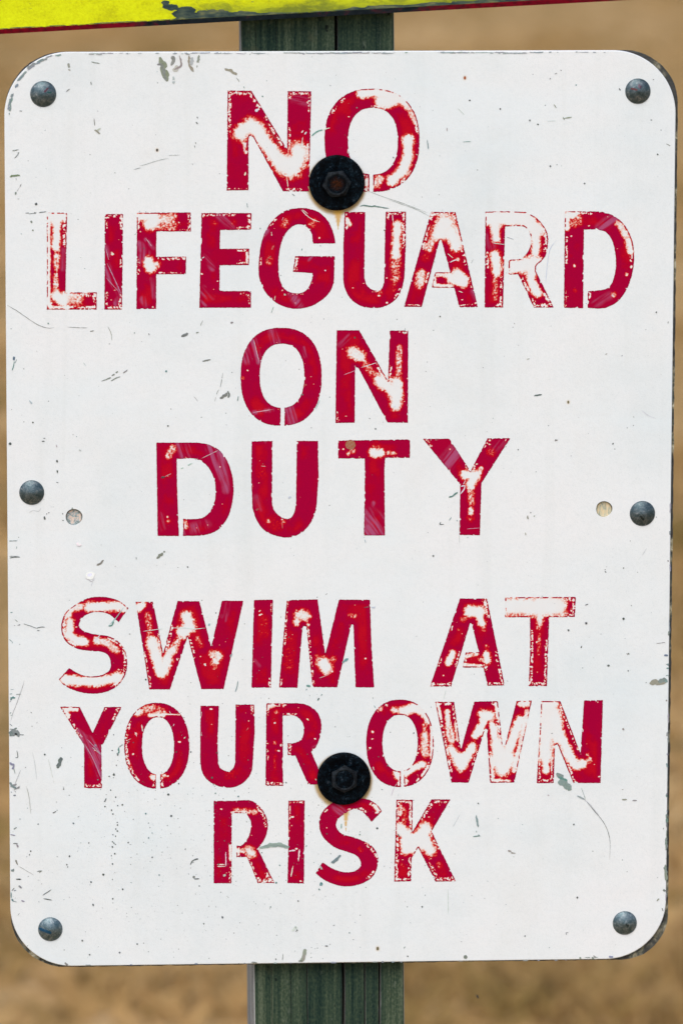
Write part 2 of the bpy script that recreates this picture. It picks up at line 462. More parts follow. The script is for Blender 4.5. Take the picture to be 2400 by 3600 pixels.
# ------------------------------------------------------------------ lettering
def ss(p0, p1, p2, p3, n):
    return [tuple(.5 * ((2 * p1[k]) + (-p0[k] + p2[k]) * t + (2 * p0[k] - 5 * p1[k] + 4 * p2[k] - p3[k]) * t * t + (-p0[k] + 3 * p1[k] - 3 * p2[k] + p3[k]) * t ** 3) for k in (0, 1)) for t in [i / n for i in range(n)]]
def outline(pts):
    """points with a third entry are smooth, the others are corners"""
    n = len(pts); out = []
    for i in range(n):
        p1, p2 = pts[i], pts[(i + 1) % n]
        if len(p1) == 2 and len(p2) == 2: out.append(p1[:2]); continue
        p0 = pts[i - 1] if len(p1) == 3 else (2 * p1[0] - p2[0], 2 * p1[1] - p2[1])
        p3 = pts[(i + 2) % n] if len(p2) == 3 else (2 * p2[0] - p1[0], 2 * p2[1] - p1[1])
        out += ss(p0[:2], p1[:2], p2[:2], p3[:2], 5)
    return out
def sdf(X, Y, P):
    """signed distance to polygon, positive inside"""
    P = np.array(P, float); Q = np.roll(P, -1, 0)
    x, y = X.ravel(), Y.ravel(); best = np.full(x.shape, 1e9); ins = np.zeros(x.shape, bool)
    for (ax, ay), (bx, by) in zip(P, Q):
        dx, dy = bx - ax, by - ay; L = dx * dx + dy * dy
        if L < 1e-9: continue
        t = np.clip(((x - ax) * dx + (y - ay) * dy) / L, 0, 1)
        best = np.minimum(best, (x - ax - t * dx) ** 2 + (y - ay - t * dy) ** 2)
        c = ((ay > y) != (by > y))
        if dy: ins ^= c & (x < dx * (y - ay) / dy + ax)
    d = np.sqrt(best); return np.where(ins, d, -d).reshape(X.shape)
def ringpts(o):
    """stencilled O: outer l,r,t,b / inner l,r,t,b / gap x0,x1 / exponent"""
    l, r, t, b, il, ir, it, ib, g0, g1, e = o
    def arc(l, r, t, b, e, a0, a1, n=60):
        cx, cy, rx, ry = (l + r) / 2, (t + b) / 2, (r - l) / 2, (b - t) / 2; res = []
        for k in range(n + 1):
            a = a0 + (a1 - a0) * k / n; c, s = math.cos(a), math.sin(a)
            res.append((cx + rx * math.copysign(abs(c) ** (2 / e), c), cy + ry * math.copysign(abs(s) ** (2 / e), s)))
        return res
    def th(l, r, x): return math.asin(max(-1, min(1, (x - (l + r) / 2) / ((r - l) / 2))))
    # angle measured from straight down
    o1, o0 = th(l, r, g1), th(l, r, g0); i1, i0 = th(il, ir, g1), th(il, ir, g0)
    P = arc(l, r, t, b, e, math.pi / 2 - o1 * .95, -1.5 * math.pi - o0 * .95)
    Q = arc(il, ir, it, ib, e, math.pi / 2 - i1 * .95, -1.5 * math.pi - i0 * .95)
    P[0] = (g1, P[0][1]); P[-1] = (g0, P[-1][1]); Q[0] = (g1, Q[0][1]); Q[-1] = (g0, Q[-1][1])
    return P + Q[::-1]

VW = dict(A=(700, 250, .5102), B1=(100, 700, .38265), B2=(680, 700, .38265), B3=(1180, 700, .38265), B4=(1680, 700, .45918),
          C=(800, 1120, .44643), D1=(500, 1500, .44643), D2=(1140, 1500, .44643), E1=(180, 2060, .45918), E2=(860, 2060, .31888),
          E3=(1460, 2060, .38265), F1=(180, 2420, .31888), F2=(660, 2420, .38265), F3=(1240, 2420, .38265), F4=(1500, 2420, .41454),
          G=(700, 2780, .60587),
          M1=(0, 0, .7653), M2=(1200, 0, .7653), M4=(0, 250, .44643), M5=(1500, 250, .574), N1=(0, 1050, .5102), N2=(0, 1600, .38265),
          N3=(0, 2050, .23382), N4=(0, 2500, .5102), N5=(0, 3050, .5102), N6=(700, 3100, .5102), N7=(1400, 3050, .63776),
          X1=(1700, 1600, .44643), X2=(1600, 1050, .5102), X3=(1900, 2050, .31888), X4=(1600, 2550, .5102), Z=(0, 0, 1))
s = 's'
# (word, letter, view, outline, wear [(points, radius, strength)], edge wear, scuffs)
LET = [
('NO','N','A',[(197,133),(360,135),(606,538),(610,138),(772,138),(757,830),(578,828),(372,455),(348,445),(341,465),(340,820),(190,822)],
 [([(290,430),(350,370),(400,410),(470,510),(560,620)],58,1),([(600,650),(640,660),(675,600),(690,560)],78,1),([(310,500),(320,560)],12,.8)],
 [([(215,160),(340,160),(400,240)],40,1),([(212,170),(208,420)],22,1),([(625,160),(750,170),(755,240)],40,1),([(615,400),(615,530)],18,.8),([(560,500),(460,320)],16,.9),([(750,500),(745,600)],20,.8),([(620,820),(700,820)],25,.9),([(200,815),(330,815)],10,.8)],
 [([(650,190),(760,210)],30,1)]),
('NO','O','A',(863,1517,121,833,1025,1367,253,712,1172,1198,2.35),
 [([(1120,150),(1230,145),(1330,170),(1420,215)],40,1),([(1250,205),(1310,215),(1340,200)],45,1),([(1440,250),(1490,350)],22,.8),([(1440,470),(1440,590),(1400,690),(1330,750)],42,1),([(1240,740),(1220,780)],32,.8),([(1150,770)],26,.8)],
 [([(1000,210),(930,280)],22,1),([(1200,250),(1270,260)],16,1),([(1490,360),(1500,420)],16,1),([(1150,730),(1165,820)],26,1),([(1400,780),(1480,690)],26,.9)],
 []),
('LIFEGUARD','L','B1',[(172,125),(358,123),(343,857),(630,855),(628,1015),(172,1015)],
 [([(190,165),(320,155)],52,1),([(262,200),(258,440)],42,1),([(262,520),(258,640)],30,.72),([(255,700),(255,830)],26,.7),([(262,890),(310,925)],60,1),([(350,920),(450,925)],60,.72),([(188,150),(186,960),(200,985)],20,1),([(210,995),(360,1000)],18,.9)],
 [([(335,150),(340,420)],26,1),([(360,870),(610,870),(610,1000),(380,1000)],45,1)],[([(325,470),(320,640)],22,1)]),
('LIFEGUARD','I','B1',[(703,138),(871,137),(862,1015),(700,1015)],
 [([(770,505)],14,.9)],[([(715,150),(860,150)],45,1.1),([(712,200),(712,260)],22,1),([(860,200),(858,260)],22,1),([(715,880),(715,990),(850,1000),(855,900)],30,1),([(855,560),(855,640)],14,.8)],
 [([(715,440),(740,520)],18,1),([(715,600),(760,720),(830,850)],30,1.2),([(800,960),(840,890)],22,1)]),
('LIFEGUARD','F','B1',[(998,125),(1493,122),(1493,297),(1178,297),(1175,530),(1450,528),(1446,690),(1176,690),(1175,1008),(993,1012)],
 [([(1015,160),(1160,150)],38,1),([(1110,235),(1140,225)],58,1),([(1200,170),(1330,160)],45,.72),([(1200,230),(1330,250)],60,.62),([(1105,570),(1120,640)],50,1),([(1180,600)],40,.7)],
 [([(1480,140),(1480,280),(1400,290)],22,1),([(1010,200),(1010,270)],20,1),([(1200,545),(1430,540)],20,1),([(1010,560),(1010,680)],16,.9),([(1200,680),(1430,685)],12,.9),([(1150,1000)],16,.8)],
 [([(1020,420),(1080,500),(1020,560)],34,1.2),([(1080,370),(1150,450)],16,1),([(1050,920),(1080,970)],26,1),([(1130,740),(1160,900)],20,.8)]),
('LIFEGUARD','E','B2',[(75,128),(535,128),(531,280),(245,285),(243,457),(512,455),(510,606),(243,608),(240,838),(275,845),(530,843),(528,998),(55,998)],
 [([(180,205),(210,230)],22,.35),([(370,215)],22,.35),([(495,500),(497,580)],16,.9),([(90,155)],12,.7)],
 [([(100,140),(380,140)],18,1),([(510,160),(515,270),(420,272)],24,1.1),([(400,460),(495,470),(500,590),(400,600)],20,1),([(450,870),(510,900),(515,960)],18,1)],
 [([(240,150),(350,260)],30,1.4),([(120,510),(170,640)],26,1.1),([(90,820),(100,960)],26,1.1),([(110,850),(180,910)],18,.8)]),
('LIFEGUARD','G','B2',[(1303,407),(1290,330,s),(1245,215,s),(1160,125,s),(1060,88,s),(970,82,s),(860,100,s),(760,165,s),(680,260,s),(630,380,s),(603,540,s),(600,690,s),(630,800,s),(690,890,s),(780,965,s),(900,1005,s),(1000,1003,s),(1100,975,s),(1200,910,s),(1260,840,s),(1290,765),(1297,525),(935,523),(913,668),(1092,680),(1085,745,s),(1050,820,s),(990,862,s),(920,862,s),(850,835,s),(800,760,s),(782,660,s),(783,540,s),(805,410,s),(850,310,s),(920,245,s),(985,232,s),(1040,255,s),(1085,320,s),(1095,408)],
 [([(830,235),(850,210)],34,.5),([(1090,230),(1110,210)],40,.45),([(700,545),(690,580)],32,.45),([(1155,355)],10,1)],
 [([(700,230),(760,165)],22,1.1),([(940,245),(1030,250)],14,1.1),([(945,550),(935,650)],24,1),([(870,865),(1000,868)],14,1),([(615,520),(615,600)],14,1)],
 [([(640,330),(670,290)],22,1),([(900,880),(980,980)],32,1.2),([(1060,550),(1100,530)],22,.9)]),
('LIFEGUARD','U','B3',[(82,118),(270,118),(264,500),(262,720),(285,790,s),(330,830,s),(370,840,s),(410,835,s),(438,780,s),(445,700),(450,400),(458,115),(643,115),(643,400),(630,720),(600,840,s),(540,930,s),(450,985,s),(360,1000,s),(240,985,s),(140,920,s),(85,825,s),(68,740),(70,400)],
 [([(562,235),(555,500)],46,1),([(550,570),(545,720)],50,.62),([(105,190),(130,235)],22,.9),([(545,750),(530,830)],26,.35),([(400,860)],34,.4),([(525,620)],14,.8)],
 [([(475,130),(620,130),(625,420)],36,1.1),([(470,150),(520,230)],20,1),([(600,840),(540,920)],24,1),([(190,125),(260,125)],10,1),([(90,150),(100,260)],20,1),([(340,845),(400,845)],10,1)],
 [([(465,640),(480,700)],24,.9)]),
('LIFEGUARD','A','B3',[(873,118),(1098,118),(1303,993),(1132,993),(1088,815),(880,813),(910,672),(1050,672),(968,375),(952,378),(788,990),(625,990)],
 [([(1000,230),(960,300)],90,1),([(1060,300),(1105,430)],58,1),([(885,370),(850,440)],45,.72),([(820,540)],35,.3),([(785,690),(770,780)],48,.85),([(1060,730),(1170,770)],48,1),([(1120,680),(1165,730)],52,1),([(900,700),(910,790),(1060,800)],18,.95),([(920,690),(1050,700)],22,.9),([(1120,555)],18,.9)],
 [([(890,130),(1085,130),(1200,560)],42,1.1),([(870,150),(800,440)],26,1),([(850,680),(840,760)],20,.9),([(770,980),(650,980)],14,.8),([(1270,960),(1150,980)],14,.7),([(1230,720),(1250,800)],18,.9)],
 [([(1250,850),(1290,920)],20,.8)]),
('LIFEGUARD','R','B4',[(55,97),(200,92),(360,98),(440,140,s),(500,205,s),(530,270,s),(533,350,s),(515,430,s),(480,478),(445,510,s),(440,550),(578,830),(425,830),(305,575),(232,577),(232,465),(330,457),(375,410,s),(400,350,s),(400,285,s),(380,235,s),(345,208),(205,208),(190,830),(48,830)],
 [([(75,140),(350,150)],75,1),([(350,150),(450,230)],68,1),([(440,230),(440,400)],38,1),([(250,520),(420,500)],66,1),([(420,510),(400,620),(450,720)],38,1),([(132,220),(135,300)],38,1),([(130,430),(145,560)],42,1),([(130,620),(130,760)],22,.5),([(520,500),(470,480)],30,.9)],
 [([(430,800),(560,810),(520,740)],40,1),([(175,600),(175,820)],18,.9),([(155,810)],32,1),([(70,420),(70,560)],16,.9),([(500,230),(520,440)],24,1),([(330,600),(390,720)],14,.9)],
 [([(85,290),(100,360)],26,1)]),
('LIFEGUARD','D','B4',[(662,92),(880,94),(950,98,s),(1040,130,s),(1120,200,s),(1175,310,s),(1192,430,s),(1180,560,s),(1140,680,s),(1070,780,s),(980,830,s),(920,838),(836,832),(838,705),(960,692,s),(1010,660,s),(1040,590,s),(1053,500,s),(1045,400,s),(1020,310,s),(970,250,s),(900,232),(808,232),(802,836),(655,832)],
 [([(690,120),(740,108)],36,1),([(680,150),(676,225)],22,1),([(725,190),(770,165)],34,.55),([(1075,185),(1140,300),(1165,400)],27,.88),([(735,510)],12,1),([(1035,730)],22,.7),([(1135,575)],14,.8),([(740,700)],16,.4)],
 [([(770,100),(860,105)],20,1),([(1150,330),(1170,460)],28,1),([(672,300),(672,480)],16,.9),([(665,700),(665,820)],16,.9),([(850,720),(848,750)],16,.9),([(1165,520)],20,.8)],
 [([(940,220),(1050,140)],40,1),([(900,790),(1000,740)],30,.7)]),
('ON','O','C',(103,740,72,844,253,603,198,702,417,448,2.35),[([(120,468)],12,.5),([(400,713)],6,.9)],[([(380,200),(450,200)],12,1),([(500,690),(550,660)],8,.9)],
 [([(130,230),(160,330)],30,1.3),([(205,170),(245,340)],20,1.5),([(350,100),(380,190)],32,1.2),([(210,740),(350,718)],16,1.3),([(490,720),(510,820)],34,1.4),([(600,230),(610,300)],12,1)]),
('ON','N','C',[(858,92),(1035,92),(1262,490),(1275,95),(1421,93),(1418,820),(1257,818),(1030,390),(1003,380),(1000,820),(848,822)],
 [([(980,260),(1035,295)],52,.92),([(1070,335),(1140,430)],30,.5),([(1200,490),(1260,540),(1310,590)],52,1),([(1330,500),(1330,600),(1318,680)],48,1),([(1345,430),(1350,230)],26,.72)],
 [([(1285,380),(1280,480)],20,.9),([(1170,360),(1230,460)],14,.9),([(1400,110),(1350,97)],14,1),([(860,740),(860,810)],12,.9)],
 [([(880,200),(940,140)],24,.6)]),
('DUTY','D','D1',[(112,125),(430,125),(520,140,s),(600,180,s),(665,260,s),(705,370,s),(720,490,s),(705,620,s),(670,720,s),(600,810,s),(500,852,s),(400,860),(322,860),(324,725),(420,727,s),(490,710,s),(545,650,s),(575,560,s),(575,460,s),(555,380,s),(520,320,s),(470,275,s),(400,250,s),(272,255),(276,480),(290,862),(122,860)],
 [([(210,230),(245,170)],30,.72),([(200,710)],9,.9),([(340,750),(345,790)],18,.7),([(205,745)],18,.45),([(612,318)],7,.9)],[([(330,250),(400,252)],12,1),([(275,460),(278,560)],8,.7)],
 [([(310,140),(340,230)],36,1.3),([(365,140),(370,230)],16,1.2),([(540,170),(640,400)],34,1.3),([(620,200),(660,500)],26,1.3),([(350,820),(500,770)],36,.9),([(140,700),(150,800)],26,.8)]),
('DUTY','U','D1',[(862,115),(1025,112),(1022,600),(1040,660,s),(1090,710,s),(1130,725,s),(1165,720,s),(1195,680,s),(1210,600),(1217,112),(1383,112),(1388,400),(1370,650),(1330,750,s),(1260,830,s),(1180,868,s),(1120,872,s),(1040,855,s),(960,815,s),(900,735,s),(868,640),(858,400)],
 [([(990,745)],16,.6),([(1110,750)],22,.45),([(945,330),(940,380)],40,.22),([(1060,760)],60,.2)],[([(1100,728),(1160,728)],8,.9),([(868,420),(866,540)],8,.9),([(1375,640)],10,.8)],[([(900,560),(930,640)],26,.5),([(960,120)],16,.8)]),
('DUTY','T','D2',[(107,110),(655,100),(673,108),(672,247),(478,245),(472,350),(476,857),(310,857),(318,400),(316,252),(108,250)],
 [([(385,205),(440,208)],40,1),([(500,205),(555,210)],17,.8),([(225,190)],26,.6),([(185,215)],16,.7),([(148,178)],8,.9),([(400,150)],40,.25)],[([(490,243),(570,243)],10,1),([(270,245)],14,1)],
 [([(340,700),(420,760),(340,830),(440,840)],60,1.3),([(385,600),(350,690)],14,1)]),
('DUTY','Y','D2',[(773,95),(983,95),(1148,350),(1283,92),(1462,90),(1235,445),(1223,855),(1062,853),(1068,455)],
 [([(1105,378),(1195,382),(1150,450)],40,1),([(1228,338)],26,.75),([(1150,500),(1155,600)],26,.55),([(1153,655),(1153,680)],22,.85),([(1150,720)],30,.3),([(1310,200)],36,.45),([(987,178)],8,1),([(1300,108)],9,1)],
 [([(800,110),(830,150)],20,1),([(1255,150),(1265,130)],18,1),([(1110,300),(1140,340)],14,1),([(1165,340),(1200,290)],14,1),([(1430,110)],20,.8)],
 [([(960,280),(1030,190)],52,1.5),([(1330,180),(1400,130)],30,.5)]),
('SWIM','S','E1',[(593,170),(540,125,s),(470,95,s),(390,83,s),(290,92,s),(200,135,s),(115,200,s),(80,290,s),(88,380,s),(130,440,s),(200,480,s),(300,497,s),(390,505,s),(440,535,s),(457,590,s),(450,640,s),(410,672,s),(350,690,s),(270,690,s),(200,665,s),(140,628),(60,715),(100,760,s),(180,800,s),(280,823,s),(380,820,s),(470,790,s),(540,730,s),(578,650,s),(582,560,s),(560,480,s),(510,420,s),(440,385,s),(340,370,s),(260,350,s),(218,315,s),(218,280,s),(250,235,s),(310,205,s),(380,200,s),(450,220,s),(517,278)],
 [([(290,160),(420,160),(530,150),(570,170)],42,1),([(160,170),(220,160)],32,.9),([(130,220),(150,190)],22,.9),([(145,270),(140,370),(190,415),(260,430)],38,1),([(350,420),(430,435),(500,490)],32,.85),([(100,715),(200,725),(400,725),(510,700)],45,1)],
 [([(100,240),(95,400),(160,460)],30,1.2),([(560,440),(580,560),(560,680),(480,770)],24,1.1),([(250,100),(150,165)],14,.8),([(460,400),(540,450)],22,1)],
 []),
('SWIM','W','E1',[(648,122),(780,120),(858,515),(968,115),(1135,117),(1225,465),(1308,112),(1472,113),(1320,790),(1150,790),(1045,388),(910,792),(752,792)],
 [([(675,165),(700,145)],34,1),([(745,220),(760,400)],26,.5),([(775,430),(815,560),(850,650),(890,570)],50,1),([(840,660)],42,1),([(890,545),(930,490)],34,.85),([(1040,240),(1060,310),(1010,350)],52,1),([(960,430),(940,480)],34,.6),([(1235,525),(1280,530),(1255,580)],38,.85),([(1250,620)],26,.4),([(1120,400),(1150,460)],20,.35),([(1178,600)],9,1),([(1145,540)],8,1)],
 [([(930,300),(880,500)],16,1.1),([(820,330),(845,500)],12,.9),([(1065,420),(1100,550)],12,1.1),([(690,420),(740,680)],14,.9),([(970,560)],14,1),([(755,700),(760,780)],12,.8),([(770,140)],14,1)],
 [([(1350,130),(1330,260)],16,.8),([(1310,230)],16,.7)]),
('SWIM','I','E2',[(103,155),(312,150),(300,600),(290,1120),(76,1122),(90,600)],
 [([(210,390)],60,.3),([(215,520)],60,.22)],[([(280,1020),(280,1110)],16,1),([(295,200),(298,300)],10,.8)],[([(110,830),(150,880)],26,.6)]),
('SWIM','M','E2',[(463,165),(520,155),(803,148),(888,755),(1038,150),(1380,152),(1395,600),(1425,1120),(1220,1118),(1197,430),(1183,420),(1170,440),(1018,1118),(765,1115),(745,1100),(680,450),(650,440),(636,470),(582,1122),(378,1120)],
 [([(610,320),(660,330)],68,.95),([(570,395)],45,.95),([(700,430)],22,.8),([(870,850),(900,900)],78,1),([(1160,320),(1215,330)],26,.62),([(800,790)],38,.6),([(980,800)],36,.5),([(500,600),(490,900)],60,.22),([(965,942)],14,1)],
 [([(690,470),(745,1080)],20,1.2),([(465,200),(440,640)],16,1.1),([(480,175)],22,1.2),([(395,1000),(395,1110)],20,1),([(1190,425)],14,1)],
 []),
('AT','A','E3',[(407,115),(655,115),(818,913),(660,917),(622,750),(430,750),(460,610),(580,606),(512,342),(500,342),(325,925),(132,922)],
 [([(500,235),(590,225)],58,1),([(580,270),(610,340)],42,1),([(440,300)],32,.6),([(625,400)],24,.5),([(340,620),(300,710)],34,1),([(650,630),(655,690)],38,1),([(600,680)],28,.8),([(650,560)],22,.5),([(460,640),(560,625)],24,.8),([(450,725),(600,735)],18,.9),([(255,822)],8,.9),([(395,400)],14,.4)],
 [([(640,130),(670,270)],36,1.3),([(410,620),(385,730)],26,1.1),([(240,620),(210,720)],18,1),([(740,620),(810,900)],24,1.1),([(140,910),(310,910)],26,1),([(600,740),(720,740)],30,1),([(680,905),(790,905)],26,.9),([(340,350),(320,420)],12,.8),([(450,640),(440,730)],22,1)],
 []),
('AT','T','E3',[(822,103),(1470,100),(1462,285),(1226,287),(1215,600),(1205,920),(1037,920),(1050,600),(1050,287),(820,288)],
 [([(850,190),(1290,190)],105,1),([(1330,180)],55,.9),([(1140,290),(1138,350)],32,.9),([(1130,390)],22,.6),([(1135,450),(1130,620)],18,.45),([(1110,517)],8,1),([(1120,790)],10,.6)],
 [([(1360,120),(1450,130),(1450,270),(1370,270)],48,1.1),([(1062,420),(1050,900)],24,1.1),([(1200,500),(1195,900)],18,1),([(1060,900),(1190,900)],24,1)],
 []),
('YOUR','Y','F1',[(97,200),(315,205),(460,490),(590,205),(780,205),(573,615),(555,620),(562,1100),(365,1100),(365,625)],
 [([(170,235),(280,228)],26,.95),([(160,260),(195,300)],24,1)],
 [([(150,215),(300,215)],36,1.2),([(160,280),(330,560)],28,1.1),([(750,215),(715,330)],34,1.1),([(600,230)],26,1),([(380,1080),(550,1080)],30,1),([(380,360)],12,.8),([(545,900)],10,.8)],
 [([(340,540),(450,720),(540,960)],26,1.4),([(400,560),(540,700)],40,1.4),([(450,640),(545,800)],40,1.2),([(300,460),(420,560)],20,1.2)]),
('YOUR','O','F1',(807,1525,158,1107,1003,1355,318,950,1157,1203,2.2),
 [([(945,270)],44,1),([(1010,240),(1120,230),(1220,255)],56,.62),([(1090,300),(1230,300)],24,.95),([(1250,285),(1420,290)],8,1),([(1120,975)],36,.9),([(1240,955)],34,.9),([(1220,1060)],14,.8),([(905,725)],12,1),([(935,500)],14,.8),([(1005,430)],12,.9),([(850,780),(900,900)],12,.4),([(930,500)],90,.2)],
 [([(860,360),(825,600),(850,850),(950,1010)],24,1.1),([(1380,250),(1440,270)],22,1.1),([(1150,970),(1140,1080)],26,1),([(1220,1000),(1220,1080)],22,1)],
 []),
('YOUR','U','F2',[(118,160),(288,160),(275,500),(280,690),(300,730,s),(345,758,s),(385,758,s),(420,730,s),(436,680),(440,148),(612,148),(615,400),(600,650),(585,770,s),(530,850,s),(450,900,s),(370,913,s),(270,895,s),(180,840,s),(130,760,s),(115,650)],
 [([(395,780)],60,.22),([(548,825)],8,1),([(520,560)],60,.15)],[([(598,160),(605,230)],20,1.2),([(455,158)],14,1),([(330,750),(390,765)],8,.8),([(130,170)],12,.9)],
 []),
('YOUR','R','F2',[(722,138),(1000,135),(1090,150,s),(1170,200,s),(1215,270,s),(1228,360,s),(1210,460,s),(1175,540,s),(1133,580),(1262,883),(1105,883),(990,622),(917,612),(917,505),(960,505,s),(1030,480,s),(1060,430,s),(1065,380,s),(1055,320,s),(1020,275,s),(970,250,s),(872,250),(875,895),(714,895)],
 [([(745,165),(780,160)],24,.8),([(815,220)],26,.55),([(880,150)],18,.5),([(800,500)],18,.45),([(810,570)],14,.5),([(800,620),(800,740)],14,.3),([(1100,283)],9,1),([(800,318)],8,1)],
 [([(740,150),(870,150)],36,1),([(735,180),(730,250)],18,1),([(885,245),(1000,245)],16,1.2),([(930,520),(930,600)],24,1.1),([(730,570),(730,650)],14,1.1),([(862,520)],14,1.1),([(735,870),(860,880)],18,.8)],
 [([(1150,520),(1180,500)],20,.8)]),
('OWN','O','F3',(122,742,103,907,272,594,243,760,440,468,2.25),
 [([(380,200)],34,.9),([(460,210),(560,175),(620,200)],48,1),([(600,150),(680,230)],40,1),([(640,240),(690,300)],30,.85),([(660,330),(670,430)],24,.6),([(655,440),(660,600)],36,.85),([(725,320),(730,640)],20,1),([(490,780),(560,730),(640,700)],34,1),([(395,775),(410,810)],32,1),([(490,850)],22,.8),([(700,720),(640,800)],18,.9),([(180,402)],14,.9),([(260,195)],20,.6)],
 [([(230,200),(300,160)],24,1.1),([(560,160),(740,360),(735,640),(600,860)],24,1.1),([(600,540),(560,660)],20,1),([(480,760),(480,890)],24,1),([(430,790),(425,890)],22,1),([(300,760)],8,.8)],
 []),
('OWN','W','F4',[(70,113),(230,115),(288,520),(400,112),(600,108),(642,485),(660,485),(758,107),(888,102),(740,798),(535,802),(505,345),(492,345),(352,800),(207,798)],
 [([(170,200),(178,300)],26,.92),([(185,330),(200,430)],36,.8),([(90,135),(120,250)],14,.9),([(240,300),(262,440)],14,.8),([(210,520),(260,600),(285,670),(330,600),(380,500)],44,1),([(290,580)],40,1),([(410,400),(440,350)],34,.9),([(480,230),(530,235)],52,1),([(480,290),(440,370)],34,1),([(545,300),(568,400)],24,.95),([(590,150),(610,250)],18,.9),([(600,480),(600,600),(640,690),(690,600)],66,1),([(640,560)],70,1),([(570,340),(590,560)],32,.95),([(700,500),(740,400),(785,270)],46,1),([(800,130),(850,120)],36,.95),([(850,200),(800,420),(740,700)],22,.9),([(550,600),(560,760)],14,.8),([(570,780),(700,785)],14,.9)],
 [([(90,130),(200,125)],30,1),([(100,180),(200,700)],18,1),([(230,150),(290,500)],22,1),([(575,120),(640,460)],30,1.1),([(540,560),(545,780)],22,1),([(490,380),(360,780)],18,1)],
 []),
('OWN','N','F4',[(967,107),(1130,108),(1300,550),(1330,102),(1490,100),(1470,803),(1240,803),(1105,475),(1085,480),(1073,802),(928,805),(950,450)],
 [([(1010,150),(1000,560)],78,1),([(1080,200),(1110,420)],62,1),([(1010,560),(1010,700)],32,1),([(1130,400),(1190,520)],42,1),([(1200,560),(1260,650),(1320,640)],42,1),([(1380,610)],26,.75),([(1360,560)],20,.5),([(1000,130),(1090,125)],26,1),([(1140,500),(1180,620)],12,.6)],
 [([(1000,780),(1060,780)],30,1.1),([(940,620),(945,780)],22,1.1),([(1060,600),(1065,780)],18,1),([(1140,150),(1290,520)],20,1.1),([(1190,650),(1250,790)],14,1),([(1450,110)],14,1)],
 []),
('RISK','R','G',[(85,58),(200,58),(290,55,s),(340,80,s),(380,130,s),(398,190,s),(392,250,s),(365,305,s),(340,335),(437,535),(340,535),(278,385),(217,385),(217,318),(250,315,s),(285,270,s),(300,220,s),(300,180,s),(285,150),(275,130),(190,130),(188,537),(85,537)],
 [([(210,118),(300,118)],18,.6),([(322,125)],17,.8),([(225,350)],18,.9),([(290,345),(305,365)],30,.9),([(180,320),(182,400)],9,1),([(250,350)],14,.6)],
 [([(345,90),(385,200)],16,1.1),([(190,130),(270,128)],12,1.1),([(220,325),(220,380)],14,1.2),([(280,390),(330,500)],12,1),([(340,520),(425,525),(400,480)],26,1.2),([(185,440),(185,530)],10,1),([(290,160),(300,220)],10,1)],
 []),
('RISK','I','G',[(518,58),(612,56),(608,538),(512,536),(517,350)],
 [],[([(525,60),(605,60)],16,1),([(522,80),(518,240)],9,1)],[]),
('RISK','S','G',[(1060,118),(1030,80,s),(980,50,s),(900,42,s),(820,52,s),(750,85,s),(705,140,s),(697,210,s),(720,270,s),(780,325,s),(850,352,s),(910,375,s),(935,410,s),(930,445,s),(890,470,s),(830,470,s),(770,450,s),(715,415),(675,480),(730,520,s),(800,548,s),(870,555,s),(940,540,s),(1000,505,s),(1030,450,s),(1037,385,s),(1010,330,s),(960,295,s),(900,272,s),(830,250,s),(795,210,s),(805,165,s),(850,130,s),(900,105,s),(950,125,s),(1000,180)],
 [([(1035,110),(1020,90)],14,.9),([(935,338)],18,.5),([(740,215)],4,1)],[([(870,118),(960,112),(1020,70)],16,1.2),([(1040,120),(1010,90)],20,1.2),([(970,305),(1033,380)],12,1.1),([(1015,480),(980,510)],14,1),([(735,115)],14,.9),([(860,468)],8,.9)],
 [([(800,100),(840,130)],26,1.3)]),
('RISK','K','G',[(1143,52),(1238,52),(1235,240),(1347,50),(1457,50),(1347,235),(1488,525),(1370,527),(1270,330),(1232,390),(1228,525),(1130,527)],
 [([(1165,215),(1200,260),(1200,340)],34,1),([(1250,290),(1310,230)],42,1),([(1310,290),(1340,350)],38,1),([(1300,200)],28,.7),([(1180,110),(1190,170)],18,.5),([(1165,85),(1165,140)],10,.8),([(1180,430)],14,.4),([(1390,430)],20,.4),([(1250,330)],40,1)],
 [([(1150,60),(1230,60),(1228,220)],20,1.1),([(1290,160),(1350,70),(1440,60)],16,1.1),([(1145,100),(1150,340)],10,1),([(1145,380),(1140,515),(1220,515),(1225,400)],14,1.2),([(1340,400),(1390,510),(1470,515)],18,1.2),([(1350,260),(1400,340)],10,1)],
 []),
]
def redmat():
    n = NT('red_screen_ink'); v = n.objc()
    a = n.n('Attribute', attribute_name='ink'); b = n.n('Attribute', attribute_name='scuff'); e = n.n('Attribute', attribute_name='rim')
    m = n.noise(v, 1500, 3, .7); m2 = n.noise(v, 45, 3, .5)
    k = n.math('MULTIPLY', n.math('SUBTRACT', m, .5), n.math('MULTIPLY', n.math('MULTIPLY', a.outputs['Fac'], n.math('SUBTRACT', 1.0, a.outputs['Fac'])), 2.0))
    f = n.math('ADD', n.math('ADD', a.outputs['Fac'], k), n.math('MULTIPLY', n.math('SUBTRACT', m2, .5), .35))
    c = n.ramp(f, [(0.0, (.762, .762, .738)), (.10, (.765, .725, .685)), (.25, (.76, .46, .38)), (.42, (.66, .13, .085)), (.60, (.53, .006, .013)), (.86, (.410, .0015, .020)), (1.0, (.355, .0015, .034))])
    c = n.mix(n.math('MULTIPLY', b.outputs['Fac'], .8), c, (.40, .095, .20))
    c = n.mix(n.math('MULTIPLY', e.outputs['Fac'], .55), c, (.14, .004, .035))
    n.l(c, n.b.inputs['Base Color'])
    n.b.inputs['Roughness'].default_value = .6; n.b.inputs['Specular IOR Level'].default_value = 0.0
    n.bump(m, .25, .0003)
    return n.mat
RED = redmat()
